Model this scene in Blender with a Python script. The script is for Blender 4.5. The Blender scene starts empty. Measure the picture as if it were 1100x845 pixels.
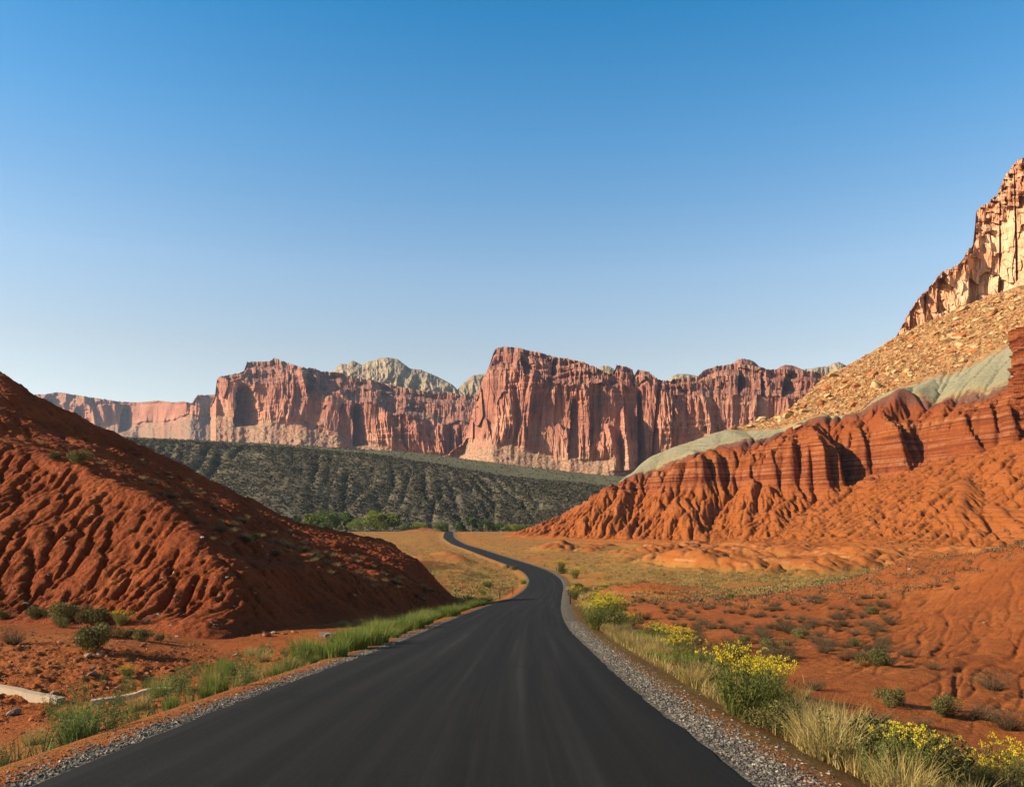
import bpy, math, random
import numpy as np
from mathutils import Vector, Matrix
from mathutils.geometry import delaunay_2d_cdt

random.seed(7)
RNG = np.random.default_rng(11)
SC = bpy.context.scene
COL = SC.collection
F, CX, HY, EYE = 863.0, 550.0, 558.0, 1.6      # focal length in photo pixels, centre column, horizon row, eye height
D2R = math.radians

# ------------------------------------------------------------------ noise
_perm = {}
def _ptab(seed):
    if seed not in _perm:
        r = np.random.default_rng(seed + 1000)
        p = r.permutation(512).astype(np.int32)
        ang = r.random(512) * 2 * np.pi
        _perm[seed] = (p, np.cos(ang).astype(np.float32), np.sin(ang).astype(np.float32))
    return _perm[seed]

def perlin(x, y, seed=0):
    x = np.asarray(x, np.float64); y = np.asarray(y, np.float64)
    p, gx, gy = _ptab(seed)
    xi = np.floor(x).astype(np.int64); yi = np.floor(y).astype(np.int64)
    xf = x - xi; yf = y - yi
    u = xf * xf * xf * (xf * (xf * 6 - 15) + 10); v = yf * yf * yf * (yf * (yf * 6 - 15) + 10)
    def g(ix, iy, dx, dy):
        h = p[(p[ix & 511] + iy) & 511]
        return gx[h] * dx + gy[h] * dy
    a = g(xi, yi, xf, yf); b = g(xi + 1, yi, xf - 1, yf)
    c = g(xi, yi + 1, xf, yf - 1); d = g(xi + 1, yi + 1, xf - 1, yf - 1)
    return ((a + (b - a) * u) + ((c + (d - c) * u) - (a + (b - a) * u)) * v) * 1.5

def fbm(x, y, seed=0, octv=4, gain=.5):
    s = 0; a = 1.0; f = 1.0; t = 0
    for o in range(octv):
        s = s + a * perlin(x * f, y * f, seed + o); t += a; a *= gain; f *= 2.03
    return s / t

def ridged(x, y, seed=0, octv=3, gain=.5):
    s = 0; a = 1.0; f = 1.0; t = 0
    for o in range(octv):
        s = s + a * (1 - 2 * np.abs(perlin(x * f, y * f, seed + o))); t += a; a *= gain; f *= 2.03
    return s / t

def cells(x, y, seed=0):
    """distance to the nearest scattered point and that point's random value"""
    p, gx, gy = _ptab(seed)
    xi = np.floor(x).astype(np.int64); yi = np.floor(y).astype(np.int64)
    best = np.full(np.shape(x), 9.0); second = np.full(np.shape(x), 9.0); val = np.zeros(np.shape(x))
    for dx in (-1, 0, 1):
        for dy in (-1, 0, 1):
            h = p[(p[(xi + dx) & 511] + yi + dy) & 511]
            h2 = p[(h + 77) & 511]
            d = (xi + dx + h / 512.0 - x) ** 2 + (yi + dy + h2 / 512.0 - y) ** 2
            m = d < best
            second = np.where(m, best, np.minimum(second, d))
            val = np.where(m, p[(h + 31) & 511] / 512.0, val)
            best = np.where(m, d, best)
    return np.sqrt(best), val, np.sqrt(second)

def blocks(x, z, w, h, seed=0):
    """random value of the upright joint-bounded block that (x, z) falls in"""
    p = _ptab(seed)[0]
    u = x / w + .55 * perlin(x / (w * 2.6), z / (h * 1.7), seed + 3)
    ix = np.floor(u).astype(np.int64); hv = p[ix & 511]
    v = z / (h * (.6 + .8 * p[(hv + 9) & 511] / 512.0)) + hv * .37 + .25 * perlin(x / (w * .8), z / h, seed + 4)
    iz = np.floor(v).astype(np.int64)
    return p[(hv + iz) & 511] / 512.0

def sstep(a, b, x):
    t = np.clip((x - a) / (b - a), 0, 1)
    return t * t * (3 - 2 * t)

def spline(knots):
    k = np.array(knots, float); x, y = k[:, 0], k[:, 1]; n = len(x)
    h = np.diff(x); dl = np.diff(y) / h
    m = np.zeros(n); m[0] = dl[0]; m[-1] = dl[-1]
    for i in range(1, n - 1):
        m[i] = (dl[i - 1] * h[i] + dl[i] * h[i - 1]) / (h[i - 1] + h[i])
    def f(q):
        q = np.asarray(q, float)
        i = np.clip(np.searchsorted(x, q) - 1, 0, n - 2)
        hh = h[i]; t = (q - x[i]) / hh
        inside = (2 * t**3 - 3 * t**2 + 1) * y[i] + (t**3 - 2 * t**2 + t) * hh * m[i] + (-2 * t**3 + 3 * t**2) * y[i + 1] + (t**3 - t**2) * hh * m[i + 1]
        lo = y[0] + (q - x[0]) * m[0]; hi = y[-1] + (q - x[-1]) * m[-1]
        return np.where(q < x[0], lo, np.where(q > x[-1], hi, inside))
    return f

def world(px, py, Y):
    return ((px - CX) / F * Y, Y, EYE + (HY - py) / F * Y)

# ------------------------------------------------------------------ meshes
def set_props(o, label=None, cat=None, group=None, kind=None):
    if label: o['label'] = label
    if cat: o['category'] = cat
    if group: o['group'] = group
    if kind: o['kind'] = kind
    return o

def mesh_data(name, verts, faces, mat, smooth=True, attrs=None, uv=None):
    """verts (n,3); faces: list of arrays (k,m) of equal-sided polygons"""
    me = bpy.data.meshes.new(name)
    verts = np.ascontiguousarray(verts, np.float32)
    fl = [np.asarray(f, np.int32) for f in (faces if isinstance(faces, list) else [faces]) if len(f)]
    loops = np.concatenate([f.ravel() for f in fl])
    sizes = np.concatenate([np.full(len(f), f.shape[1], np.int32) for f in fl])
    starts = np.concatenate([[0], np.cumsum(sizes)[:-1]]).astype(np.int32)
    me.vertices.add(len(verts)); me.vertices.foreach_set('co', verts.ravel())
    me.loops.add(len(loops)); me.loops.foreach_set('vertex_index', loops)
    me.polygons.add(len(sizes)); me.polygons.foreach_set('loop_start', starts)
    me.polygons.foreach_set('use_smooth', np.full(len(sizes), smooth, bool))
    for k, a in (attrs or {}).items():
        at = me.attributes.new(k, 'FLOAT', 'POINT'); at.data.foreach_set('value', np.ascontiguousarray(a, np.float32).ravel())
    me.update(calc_edges=True)
    if mat is not None: me.materials.append(mat)
    return me

def add_obj(name, me, parent=None, loc=None, rot=None, scale=None):
    o = bpy.data.objects.new(name, me); COL.objects.link(o)
    if parent is not None: o.parent = parent
    if loc is not None: o.location = loc
    if rot is not None: o.rotation_euler = rot
    if scale is not None: o.scale = scale if hasattr(scale, '__len__') else (scale,) * 3
    return o

def grid_faces(ny, nx, keep=None):
    i = np.arange(ny * nx, dtype=np.int32).reshape(ny, nx)
    f = np.stack([i[:-1, :-1], i[:-1, 1:], i[1:, 1:], i[1:, :-1]], -1)
    return f[keep] if keep is not None else f.reshape(-1, 4)

def grid_obj(name, X, Y, Z, mat, attrs=None, keep=None, smooth=True, flip=False):
    ny, nx = X.shape
    V = np.stack([X, Y, Z], -1).reshape(-1, 3)
    f = grid_faces(ny, nx, keep)
    if flip: f = f[:, ::-1]
    return add_obj(name, mesh_data(name, V, f, mat, smooth, attrs))

# ------------------------------------------------------------------ materials
class NT:
    def __init__(s, name):
        s.m = bpy.data.materials.new(name); s.m.use_nodes = True
        s.t = s.m.node_tree; s.t.nodes.clear()
        s.out = s.n('ShaderNodeOutputMaterial')
    def n(s, t, **kw):
        nd = s.t.nodes.new(t)
        for k, v in kw.items():
            if k.startswith('i_'):
                nd.inputs[k[2:].replace('_', ' ')].default_value = v
            else: setattr(nd, k, v)
        return nd
    def l(s, a, b): s.t.links.new(a, b)
    def coord(s): return s.n('ShaderNodeTexCoord').outputs['Object']
    def attr(s, name): return s.n('ShaderNodeAttribute', attribute_name=name).outputs['Fac']
    def mapping(s, vec, scale):
        m = s.n('ShaderNodeMapping'); m.inputs['Scale'].default_value = scale; s.l(vec, m.inputs['Vector']); return m.outputs[0]
    def noise(s, vec, scale, detail=4, rough=.55, dist=0.0):
        nd = s.n('ShaderNodeTexNoise', i_Scale=scale, i_Detail=detail, i_Roughness=rough, i_Distortion=dist)
        if vec is not None: s.l(vec, nd.inputs['Vector'])
        return nd.outputs['Fac']
    def vor(s, vec, scale, feature='F1', out='Distance'):
        nd = s.n('ShaderNodeTexVoronoi', feature=feature, i_Scale=scale); s.l(vec, nd.inputs['Vector']); return nd.outputs[out]
    def ramp(s, fac, stops, interp='LINEAR'):
        nd = s.n('ShaderNodeValToRGB'); cr = nd.color_ramp; cr.interpolation = interp
        while len(cr.elements) < len(stops): cr.elements.new(.5)
        for e, (p, c) in zip(cr.elements, stops):
            e.position = p; e.color = (*c, 1) if len(c) == 3 else c
        s.l(fac, nd.inputs[0]); return nd.outputs[0]
    def gray(s, fac, lo, hi, a=0., b=1.):
        nd = s.n('ShaderNodeMapRange'); nd.inputs[1].default_value = lo; nd.inputs[2].default_value = hi
        nd.inputs[3].default_value = a; nd.inputs[4].default_value = b
        s.l(fac, nd.inputs[0]); return nd.outputs[0]
    def mix(s, fac, a, b, blend='MIX'):
        nd = s.n('ShaderNodeMix', data_type='RGBA', blend_type=blend)
        for q, sock in ((fac, nd.inputs[0]), (a, nd.inputs[6]), (b, nd.inputs[7])):
            if isinstance(q, (int, float)): sock.default_value = q
            elif isinstance(q, tuple): sock.default_value = (*q, 1)
            else: s.l(q, sock)
        return nd.outputs[2]
    def math(s, op, a, b=0.0):
        nd = s.n('ShaderNodeMath', operation=op)
        for q, sock in ((a, nd.inputs[0]), (b, nd.inputs[1])):
            if isinstance(q, (int, float)): sock.default_value = q
            else: s.l(q, sock)
        return nd.outputs[0]
    def bump(s, h, dist, strength=1.0, prev=None):
        nd = s.n('ShaderNodeBump', i_Strength=strength, i_Distance=dist); s.l(h, nd.inputs['Height'])
        if prev is not None: s.l(prev, nd.inputs['Normal'])
        return nd.outputs[0]
    def finish(s, color, rough=.9, normal=None, spec=.2, transl=0.0):
        b = s.n('ShaderNodeBsdfPrincipled'); b.inputs['Specular IOR Level'].default_value = spec
        if isinstance(rough, float): b.inputs['Roughness'].default_value = rough
        else: s.l(rough, b.inputs['Roughness'])
        if isinstance(color, tuple): b.inputs['Base Color'].default_value = (*color, 1)
        else: s.l(color, b.inputs['Base Color'])
        if normal is not None: s.l(normal, b.inputs['Normal'])
        sh = b.outputs[0]
        if transl:
            tr = s.n('ShaderNodeBsdfTranslucent'); mx = s.n('ShaderNodeMixShader'); mx.inputs[0].default_value = transl
            if isinstance(color, tuple): tr.inputs[0].default_value = (*color, 1)
            else: s.l(color, tr.inputs[0])
            s.l(sh, mx.inputs[1]); s.l(tr.outputs[0], mx.inputs[2]); sh = mx.outputs[0]
        s.l(sh, s.out.inputs['Surface']); return s.m
# ------------------------------------------------------------------ road line and ground function
road_x = spline([(-60, -1), (0, -1.0), (6.6, -.98), (10.8, -1.0), (22.3, -.78), (36.5, -.46), (57, .5), (76, 1.7), (110, 3.9), (133, 5.5), (152, 6.2), (178, 5.3),
                 (208, 1.4), (250, -5), (314, -14.5), (404, -28), (450, -35), (520, -41), (600, -46.6), (700, -50), (800, -50)])
road_z = spline([(-60, 5.4), (0, 0), (6.6, -.59), (28.5, -2.6), (57, -4.8), (76, -6.25), (95, -7.7), (110, -8.6), (133, -9.4), (152, -9.7), (208, -9.9), (314, -10.05),
                 (404, -10.1), (450, -8.9), (520, -7.9), (600, -7.4), (660, -8.6), (760, -9), (1000, -9), (9000, -9)])

# height of the ground beside the road, given where it shows (column, row, distance)
_ctl = [(1100, 586, 70), (1300, 560, 70), (977, 605, 85), (930, 621, 95), (836, 630, 110), (760, 640, 105), (1100, 650, 45), (1000, 640, 60), (900, 660, 55), (800, 660, 60), (700, 652, 72),
        (1000, 700, 31), (900, 704, 30), (800, 694, 32.5), (740, 684, 36), (1100, 724, 27), (1250, 700, 27), (1100, 790, 16.5), (940, 790, 13.3), (870, 765, 14), (1100, 900, 9), (1000, 850, 9.8), (900, 850, 9),
        (0, 745, 17.5), (100, 745, 17), (200, 730, 19), (0, 700, 24.5), (100, 698, 25), (200, 704, 24.5), (300, 690, 28), (0, 672, 33), (100, 678, 32), (230, 690, 31), (-200, 672, 33), (-300, 760, 17), (0, 845, 9.4), (-200, 900, 8.5),
        (330, 666, 41), (440, 657, 56), (700, 615, 160), (900, 612, 170), (1100, 612, 150), (700, 596, 260), (900, 600, 230), (500, 608, 195), (420, 612, 160), (400, 590, 300), (300, 590, 300),
        (700, 584, 390), (900, 590, 330), (560, 577, 470), (400, 572, 560), (550, 571, 620), (300, 572, 560)]
_P = np.array([world(*c) for c in _ctl])
_oz = _P[:, 2] - road_z(_P[:, 1])
def _cc(x, y):
    yy = np.maximum(y, 3.0)
    return x / yy * 6.0, np.log(yy) * 3.0
_cu, _cv = _cc(_P[:, 0], _P[:, 1])
# anchors that keep the offset at nought beside the road line and far away
_ay = np.array([5, 10, 20, 40, 80, 160, 300, 450, 600, 900, 2000, 6000.]); _au, _av = _cc(road_x(_ay), _ay)
_fu = np.array([-9, 9, -9, 9, -9, 9, -5, 5, 0.]); _fv = np.array([7.2, 7.2, 14, 14, 20, 20, 24, 24, 26.])
_U = np.concatenate([_cu, _au, _fu]); _V = np.concatenate([_cv, _av, _fv]); _O = np.concatenate([_oz, np.zeros(len(_au) + len(_fu))])
_A = np.hypot(_U[:, None] - _U[None], _V[:, None] - _V[None]) + np.eye(len(_U)) * 0.15
_W = np.linalg.solve(np.block([[_A, np.ones((len(_U), 1))], [np.ones((1, len(_U))), np.zeros((1, 1))]]), np.append(_O, 0))

def ground_parts(x, y):
    x = np.asarray(x, float); y = np.asarray(y, float)
    shp = np.broadcast(x, y).shape
    x = np.broadcast_to(x, shp).ravel(); y = np.broadcast_to(y, shp).ravel()
    rx = road_x(np.clip(y, -60, 800)); d = x - rx
    slope = (road_x(np.clip(y + 1, -60, 800)) - rx)
    d = d / np.sqrt(1 + slope ** 2)
    off = np.full(x.shape, _W[-1])
    cu, cv = _cc(x, y)
    for k in range(len(_U)):
        off += _W[k] * np.hypot(cu - _U[k], cv - _V[k])
    ad = np.abs(d)
    away = sstep(3.7, 9, ad) * sstep(-20, 6, y)
    far = 1 - sstep(900, 1500, y)
    verge = -.32 * sstep(3.4, 5.0, ad) * (1 - sstep(7, 14, ad))
    n = .25 * fbm(x / 14, y / 14, 3, 3) + .10 * fbm(x / 2.6, y / 2.6, 8, 3)
    rough_l = np.where(d < 0, 1, 0) * sstep(13, 17, y) * (1 - sstep(25, 29, y))    # churned dirt beside the left verge
    c, cval, _ = cells(x * 2.2, y * 1.6, 5)
    c3, cval3, _ = cells(x * 5.1 + .4 * n, y * 4.1, 6)
    n = n + rough_l * (.16 * fbm(x * 1.5, y * 1.2, 52, 4, .65) + np.maximum(0, .4 - c) * .16 * (cval > .62) + np.maximum(0, .42 - c3) * .12 * (cval3 > .5))
    # low eroded hummocks on the right-hand flat, between the mound and the badlands
    hm = sstep(14, 34, d) * sstep(88, 125, y) * (1 - sstep(300, 380, y)) * (d > 0)
    wq = .35 * perlin(x / 30, y / 30, 21)
    h1 = np.minimum(np.abs(perlin(x / 26 + wq, y / 52, 14)) * 2.2, 1)      # rounded backs, sharp gullies
    h2 = np.minimum(np.abs(perlin(x / 9 + wq * 2, y / 17, 17)) * 2.2, 1)
    big = sstep(-.32, .2, perlin(x / 60, y / 80, 19) + .25 * (sstep(.18, .45, x / np.maximum(y, 1)) - .3))
    hum = hm * big * (h1 ** .8 * 3.0 + h2 ** .8 * 1.2 - .5)
    hum = np.maximum(hum, 0)
    hum = hum + hm * sstep(.1, 1.0, hum) * (.8 * fbm(x / 4.5, y / 6, 23, 4, .65) + .6 * np.minimum(np.abs(perlin(x / 3.4 + wq * 3, y / 9, 24)) * 3, 1))
    hum = np.maximum(hum, 0)
    hum = hum + 2.0 * np.exp(-((x - 16.5) / 10) ** 2 - ((y - 98) / 6) ** 2)
    hm2 = sstep(8, 16, -d) * sstep(120, 170, y) * (1 - sstep(240, 300, y)) * (d < 0)
    hum = hum + hm2 * np.maximum(0, np.abs(perlin(x / 16, y / 40, 33)) * 2 - .35) * 1.8
    hum = hum + 4.0 * np.exp(-((x + 74) / 15) ** 2 - ((y - 640) / 18) ** 2) * (1 + .3 * perlin(x / 8, y / 8, 4))
    # parallel rills running down the right-hand mound towards the road
    mound = sstep(8, 14, d) * sstep(12, 22, y) * (1 - sstep(80, 110, y)) * (d > 0)
    u = (x * .55 + y * .83); v = (x * .83 - y * .55)
    wob = .22 * perlin(x / 6, y / 6, 51)
    rill = np.minimum(np.abs(perlin(v / 1.5 + wob, u / 17, 41)) * 6.5, 1) * .50 + np.minimum(np.abs(perlin(v / .6 + wob, u / 6.0, 43)) * 5, 1) * .30 + np.minimum(np.abs(perlin(v / 6 + wob * .4, u / 40., 45)) * 3.0, 1) * .4 - .3
    n = n + mound * sstep(.26, .46, x / np.maximum(y, 1)) * (rill - .5) * .17 + mound * .10 * fbm(x / 1.1, y / 1.6, 47, 4, .65)
    # drainage rills on the left flat near the toe
    z = road_z(np.clip(y, -60, 9000)) + (off + n * (1 - sstep(900, 2000, y)) + hum) * away * far + verge
    z = z - .09 * sstep(2.95, 2.6, ad)
    return z.reshape(shp), d.reshape(shp), (hum * away).reshape(shp)

def ground_z(x, y): return ground_parts(x, y)[0]

# ------------------------------------------------------------------ triangulated landforms
def tin_grid(pts, x0, x1, y0, y1, res, vals=None):
    """heights (and extra values) of a triangulated surface through pts, on a regular grid"""
    P2 = [Vector((p[0], p[1])) for p in pts]
    vs, es, fs, ov, oe, of = delaunay_2d_cdt(P2, [], [], 0, 1e-4)
    idx = [o[0] for o in ov]
    data = np.array([[p[2]] + list(p[3:]) for p in pts], float)
    nx = int(round((x1 - x0) / res)) + 1; ny = int(round((y1 - y0) / res)) + 1
    out = np.full((ny, nx, data.shape[1]), np.nan)
    for f in fs:
        a, b, c = (idx[i] for i in f[:3])
        ax, ay = pts[a][:2]; bx, by = pts[b][:2]; cx, cy = pts[c][:2]
        i0 = max(0, int(math.floor((min(ax, bx, cx) - x0) / res))); i1 = min(nx - 1, int(math.ceil((max(ax, bx, cx) - x0) / res)))
        j0 = max(0, int(math.floor((min(ay, by, cy) - y0) / res))); j1 = min(ny - 1, int(math.ceil((max(ay, by, cy) - y0) / res)))
        if i1 < i0 or j1 < j0: continue
        gx, gy = np.meshgrid(x0 + np.arange(i0, i1 + 1) * res, y0 + np.arange(j0, j1 + 1) * res)
        det = (by - cy) * (ax - cx) + (cx - bx) * (ay - cy)
        if abs(det) < 1e-9: continue
        l1 = ((by - cy) * (gx - cx) + (cx - bx) * (gy - cy)) / det
        l2 = ((cy - ay) * (gx - cx) + (ax - cx) * (gy - cy)) / det
        l3 = 1 - l1 - l2
        m = (l1 >= -1e-6) & (l2 >= -1e-6) & (l3 >= -1e-6)
        v = l1[..., None] * data[a] + l2[..., None] * data[b] + l3[..., None] * data[c]
        sub = out[j0:j1 + 1, i0:i1 + 1]
        sub[m] = v[m]
    return out

def blur(a, k, times=2):
    for _ in range(times):
        for ax in (0, 1):
            pad = [(0, 0)] * a.ndim; pad[ax] = (k + 1, k)
            c = np.cumsum(np.pad(a, pad, mode='edge'), axis=ax)
            n = a.shape[ax]
            hi = np.take(c, np.arange(2 * k + 1, 2 * k + 1 + n), axis=ax); lo = np.take(c, np.arange(0, n), axis=ax)
            a = (hi - lo) / (2 * k + 1)
    return a

def bilin(a, fx, fy):
    ny, nx = a.shape[:2]
    fx = np.clip(fx, 0, nx - 1.001); fy = np.clip(fy, 0, ny - 1.001)
    i = fx.astype(int); j = fy.astype(int); tx = fx - i; ty = fy - j
    if a.ndim == 3: tx = tx[..., None]; ty = ty[..., None]
    return (a[j, i] * (1 - tx) + a[j, i + 1] * tx) * (1 - ty) + (a[j + 1, i] * (1 - tx) + a[j + 1, i + 1] * tx) * ty

def erode(h, res, iters, K, diff, mexp=.5, seed=3, cap=None, kmap=None, A0=0.):
    """stream-power gullying: rain runs down the steepest way, gathers and cuts"""
    ny, nx = h.shape; r = np.random.default_rng(seed); h0 = h.copy()
    offs = [(-1, -1), (-1, 0), (-1, 1), (0, -1), (0, 1), (1, -1), (1, 0), (1, 1)]
    base = np.arange(ny * nx).reshape(ny, nx)
    for it in range(iters):
        hp = np.pad(h, 1, mode='edge'); best = np.zeros_like(h); rec = base.copy(); bd = np.ones_like(h); bs = np.zeros_like(h)
        for dy, dx in offs:
            dist = res * (1.41421 if dx and dy else 1)
            s = (h - hp[1 + dy:1 + dy + ny, 1 + dx:1 + dx + nx]) / dist
            w = s * (.75 + .5 * r.random(h.shape))
            m = (w > best) & (s > 0)
            best[m] = w[m]; bs[m] = s[m]; bd[m] = dist
            rec[m] = (base + dy * nx + dx)[m]
        rec[0] = base[0]; rec[-1] = base[-1]; rec[:, 0] = base[:, 0]; rec[:, -1] = base[:, -1]
        order = np.argsort(-h, axis=None)
        A = [res * res] * (ny * nx); rl = rec.ravel().tolist()
        for i in order.tolist():
            q = rl[i]
            if q != i: A[q] += A[i]
        A = np.array(A).reshape(ny, nx)
        dz = K * np.maximum(A - A0, 0) ** mexp * bs
        if kmap is not None: dz = dz * kmap
        h = h - np.minimum(dz, .45 * bs * bd)
        if cap is not None: h = np.maximum(h, h0 - cap)
        hp = np.pad(h, 1, mode='edge')
        h = h + diff * (hp[:-2, 1:-1] + hp[2:, 1:-1] + hp[1:-1, :-2] + hp[1:-1, 2:] - 4 * h)
    return h

class Field:
    """a landform known on a grid"""
    def __init__(s, h, x0, y0, res): s.h, s.x0, s.y0, s.res = h, x0, y0, res
    def z(s, x, y):
        fx = (np.asarray(x, float) - s.x0) / s.res; fy = (np.asarray(y, float) - s.y0) / s.res
        ny, nx = s.h.shape
        ins = (fx > 0) & (fx < nx - 1) & (fy > 0) & (fy < ny - 1)
        return np.where(ins, bilin(s.h, fx, fy), -99.)

FIELDS = []
def terrain_z(x, y):
    z = ground_z(x, y)
    for f in FIELDS: z = np.maximum(z, f.z(x, y))
    return z

_ys = np.concatenate([np.geomspace(4.5, 120, 900), np.geomspace(120.5, 900, 900)])
def hit(px, py):
    """where the line of sight through (px, py) of the photograph meets the land"""
    x = (px - CX) / F * _ys; z = EYE + (HY - py) / F * _ys
    t = terrain_z(x, _ys)
    k = np.nonzero(z <= t)[0]
    if not len(k): return None
    k = k[0]
    if k:
        a = z[k - 1] - t[k - 1]; b = t[k] - z[k]; w = a / max(a + b, 1e-6)
        y = _ys[k - 1] + (_ys[k] - _ys[k - 1]) * w
    else: y = _ys[0]
    x = (px - CX) / F * y
    return float(x), float(y), float(terrain_z(np.array([x]), np.array([y]))[0])
# ------------------------------------------------------------------ materials of the land
def mat_ground():
    t = NT('red_desert_soil'); c = t.coord()
    hum = t.attr('hummock'); gr = t.attr('gravel'); grass = t.attr('dry_grass')
    n1 = t.noise(c, .12, 5, .6); n2 = t.noise(c, 1.3, 5, .65); n3 = t.noise(c, 14, 4, .7)
    soil = t.ramp(n1, [(.25, (.235, .060, .012)), (.5, (.305, .081, .0155)), (.78, (.36, .118, .029))])
    soil = t.mix(t.gray(n2, .45, .75, 0, .55), soil, (.165, .040, .012))
    soil = t.mix(t.gray(n3, .52, .8, 0, .45), soil, (.36, .145, .055))
    cr = t.vor(c, 2.6, 'DISTANCE_TO_EDGE'); soil = t.mix(t.gray(cr, .06, .0, 0, .45), soil, (.12, .03, .01))
    n4 = t.noise(c, 4.5, 5, .75); soil = t.mix(t.gray(n4, .54, .74, 0, .5), soil, (.18, .046, .012))
    # pale crusts that follow level beds in the hummocks
    sep = t.n('ShaderNodeSeparateXYZ'); t.l(c, sep.inputs[0])
    zz = t.math('ADD', sep.outputs['Z'], t.math('MULTIPLY', n2, .9))
    band = t.math('SINE', t.math('MULTIPLY', zz, 2.6))
    bm = t.math('MULTIPLY', t.gray(band, .72, .98), t.gray(hum, .5, 1.4))
    bm = t.math('MULTIPLY', t.math('MULTIPLY', bm, t.gray(n1, .46, .66)), .5)
    soil = t.mix(bm, soil, (.42, .24, .12))
    # thin straw cover on the valley floor
    g1 = t.noise(c, .045, 4, .6); g2 = t.noise(c, .7, 4, .7)
    gm = t.math('MULTIPLY', grass, t.math('MULTIPLY', t.gray(g1, .28, .50, .25, 1.), t.gray(g2, .28, .56, .2, 1.)))
    soil = t.mix(t.math('MULTIPLY', gm, .85), soil, t.ramp(n2, [(.3, (.16, .115, .024)), (.6, (.26, .18, .042)), (.8, (.30, .22, .07))]))
    # grey road gravel
    v = t.vor(c, 30, out='Color'); vb = t.n('ShaderNodeRGBToBW'); t.l(v, vb.inputs[0])
    stone = t.ramp(vb.outputs[0], [(.1, (.036, .030, .023)), (.45, (.095, .080, .060)), (.75, (.17, .145, .108)), (.95, (.33, .27, .195))])
    gfac = t.gray(t.math('ADD', gr, t.math('MULTIPLY', t.math('SUBTRACT', n3, .5), .9)), .38, .62)
    col = t.mix(gfac, soil, stone)
    b = t.bump(n3, .07, .9)
    b = t.bump(t.vor(c, 30), .02, .8, b)
    b = t.bump(n4, .16, .9, b)
    b = t.bump(n2, .18, .6, b)
    return t.finish(col, .95, b, .1)

def mat_left_hill():
    t = NT('brick_red_clay'); c = t.coord()
    n1 = t.noise(c, .22, 5, .6); n2 = t.noise(c, 2.2, 5, .65); n3 = t.noise(c, 11, 4, .7)
    v = t.vor(c, 3.2)
    col = t.ramp(n1, [(.3, (.165, .037, .0105)), (.55, (.225, .052, .014)), (.75, (.29, .080, .023))])
    col = t.mix(t.gray(n2, .5, .75, 0, .5), col, (.115, .027, .010))
    col = t.mix(t.gray(n3, .6, .78, 0, .5), col, (.33, .115, .045))
    fl = t.vor(c, 1.1, out='Color'); fb = t.n('ShaderNodeRGBToBW'); t.l(fl, fb.inputs[0])
    speck = t.math('MULTIPLY', t.gray(t.vor(c, 1.1), .13, .09), t.gray(fb.outputs[0], .72, .8))
    col = t.mix(speck, col, (.40, .27, .17))
    b = t.bump(n2, .30, .9); b = t.bump(v, .16, .8, b); b = t.bump(n3, .09, 1.0, b)
    return t.finish(col, .95, b, .1)

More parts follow.
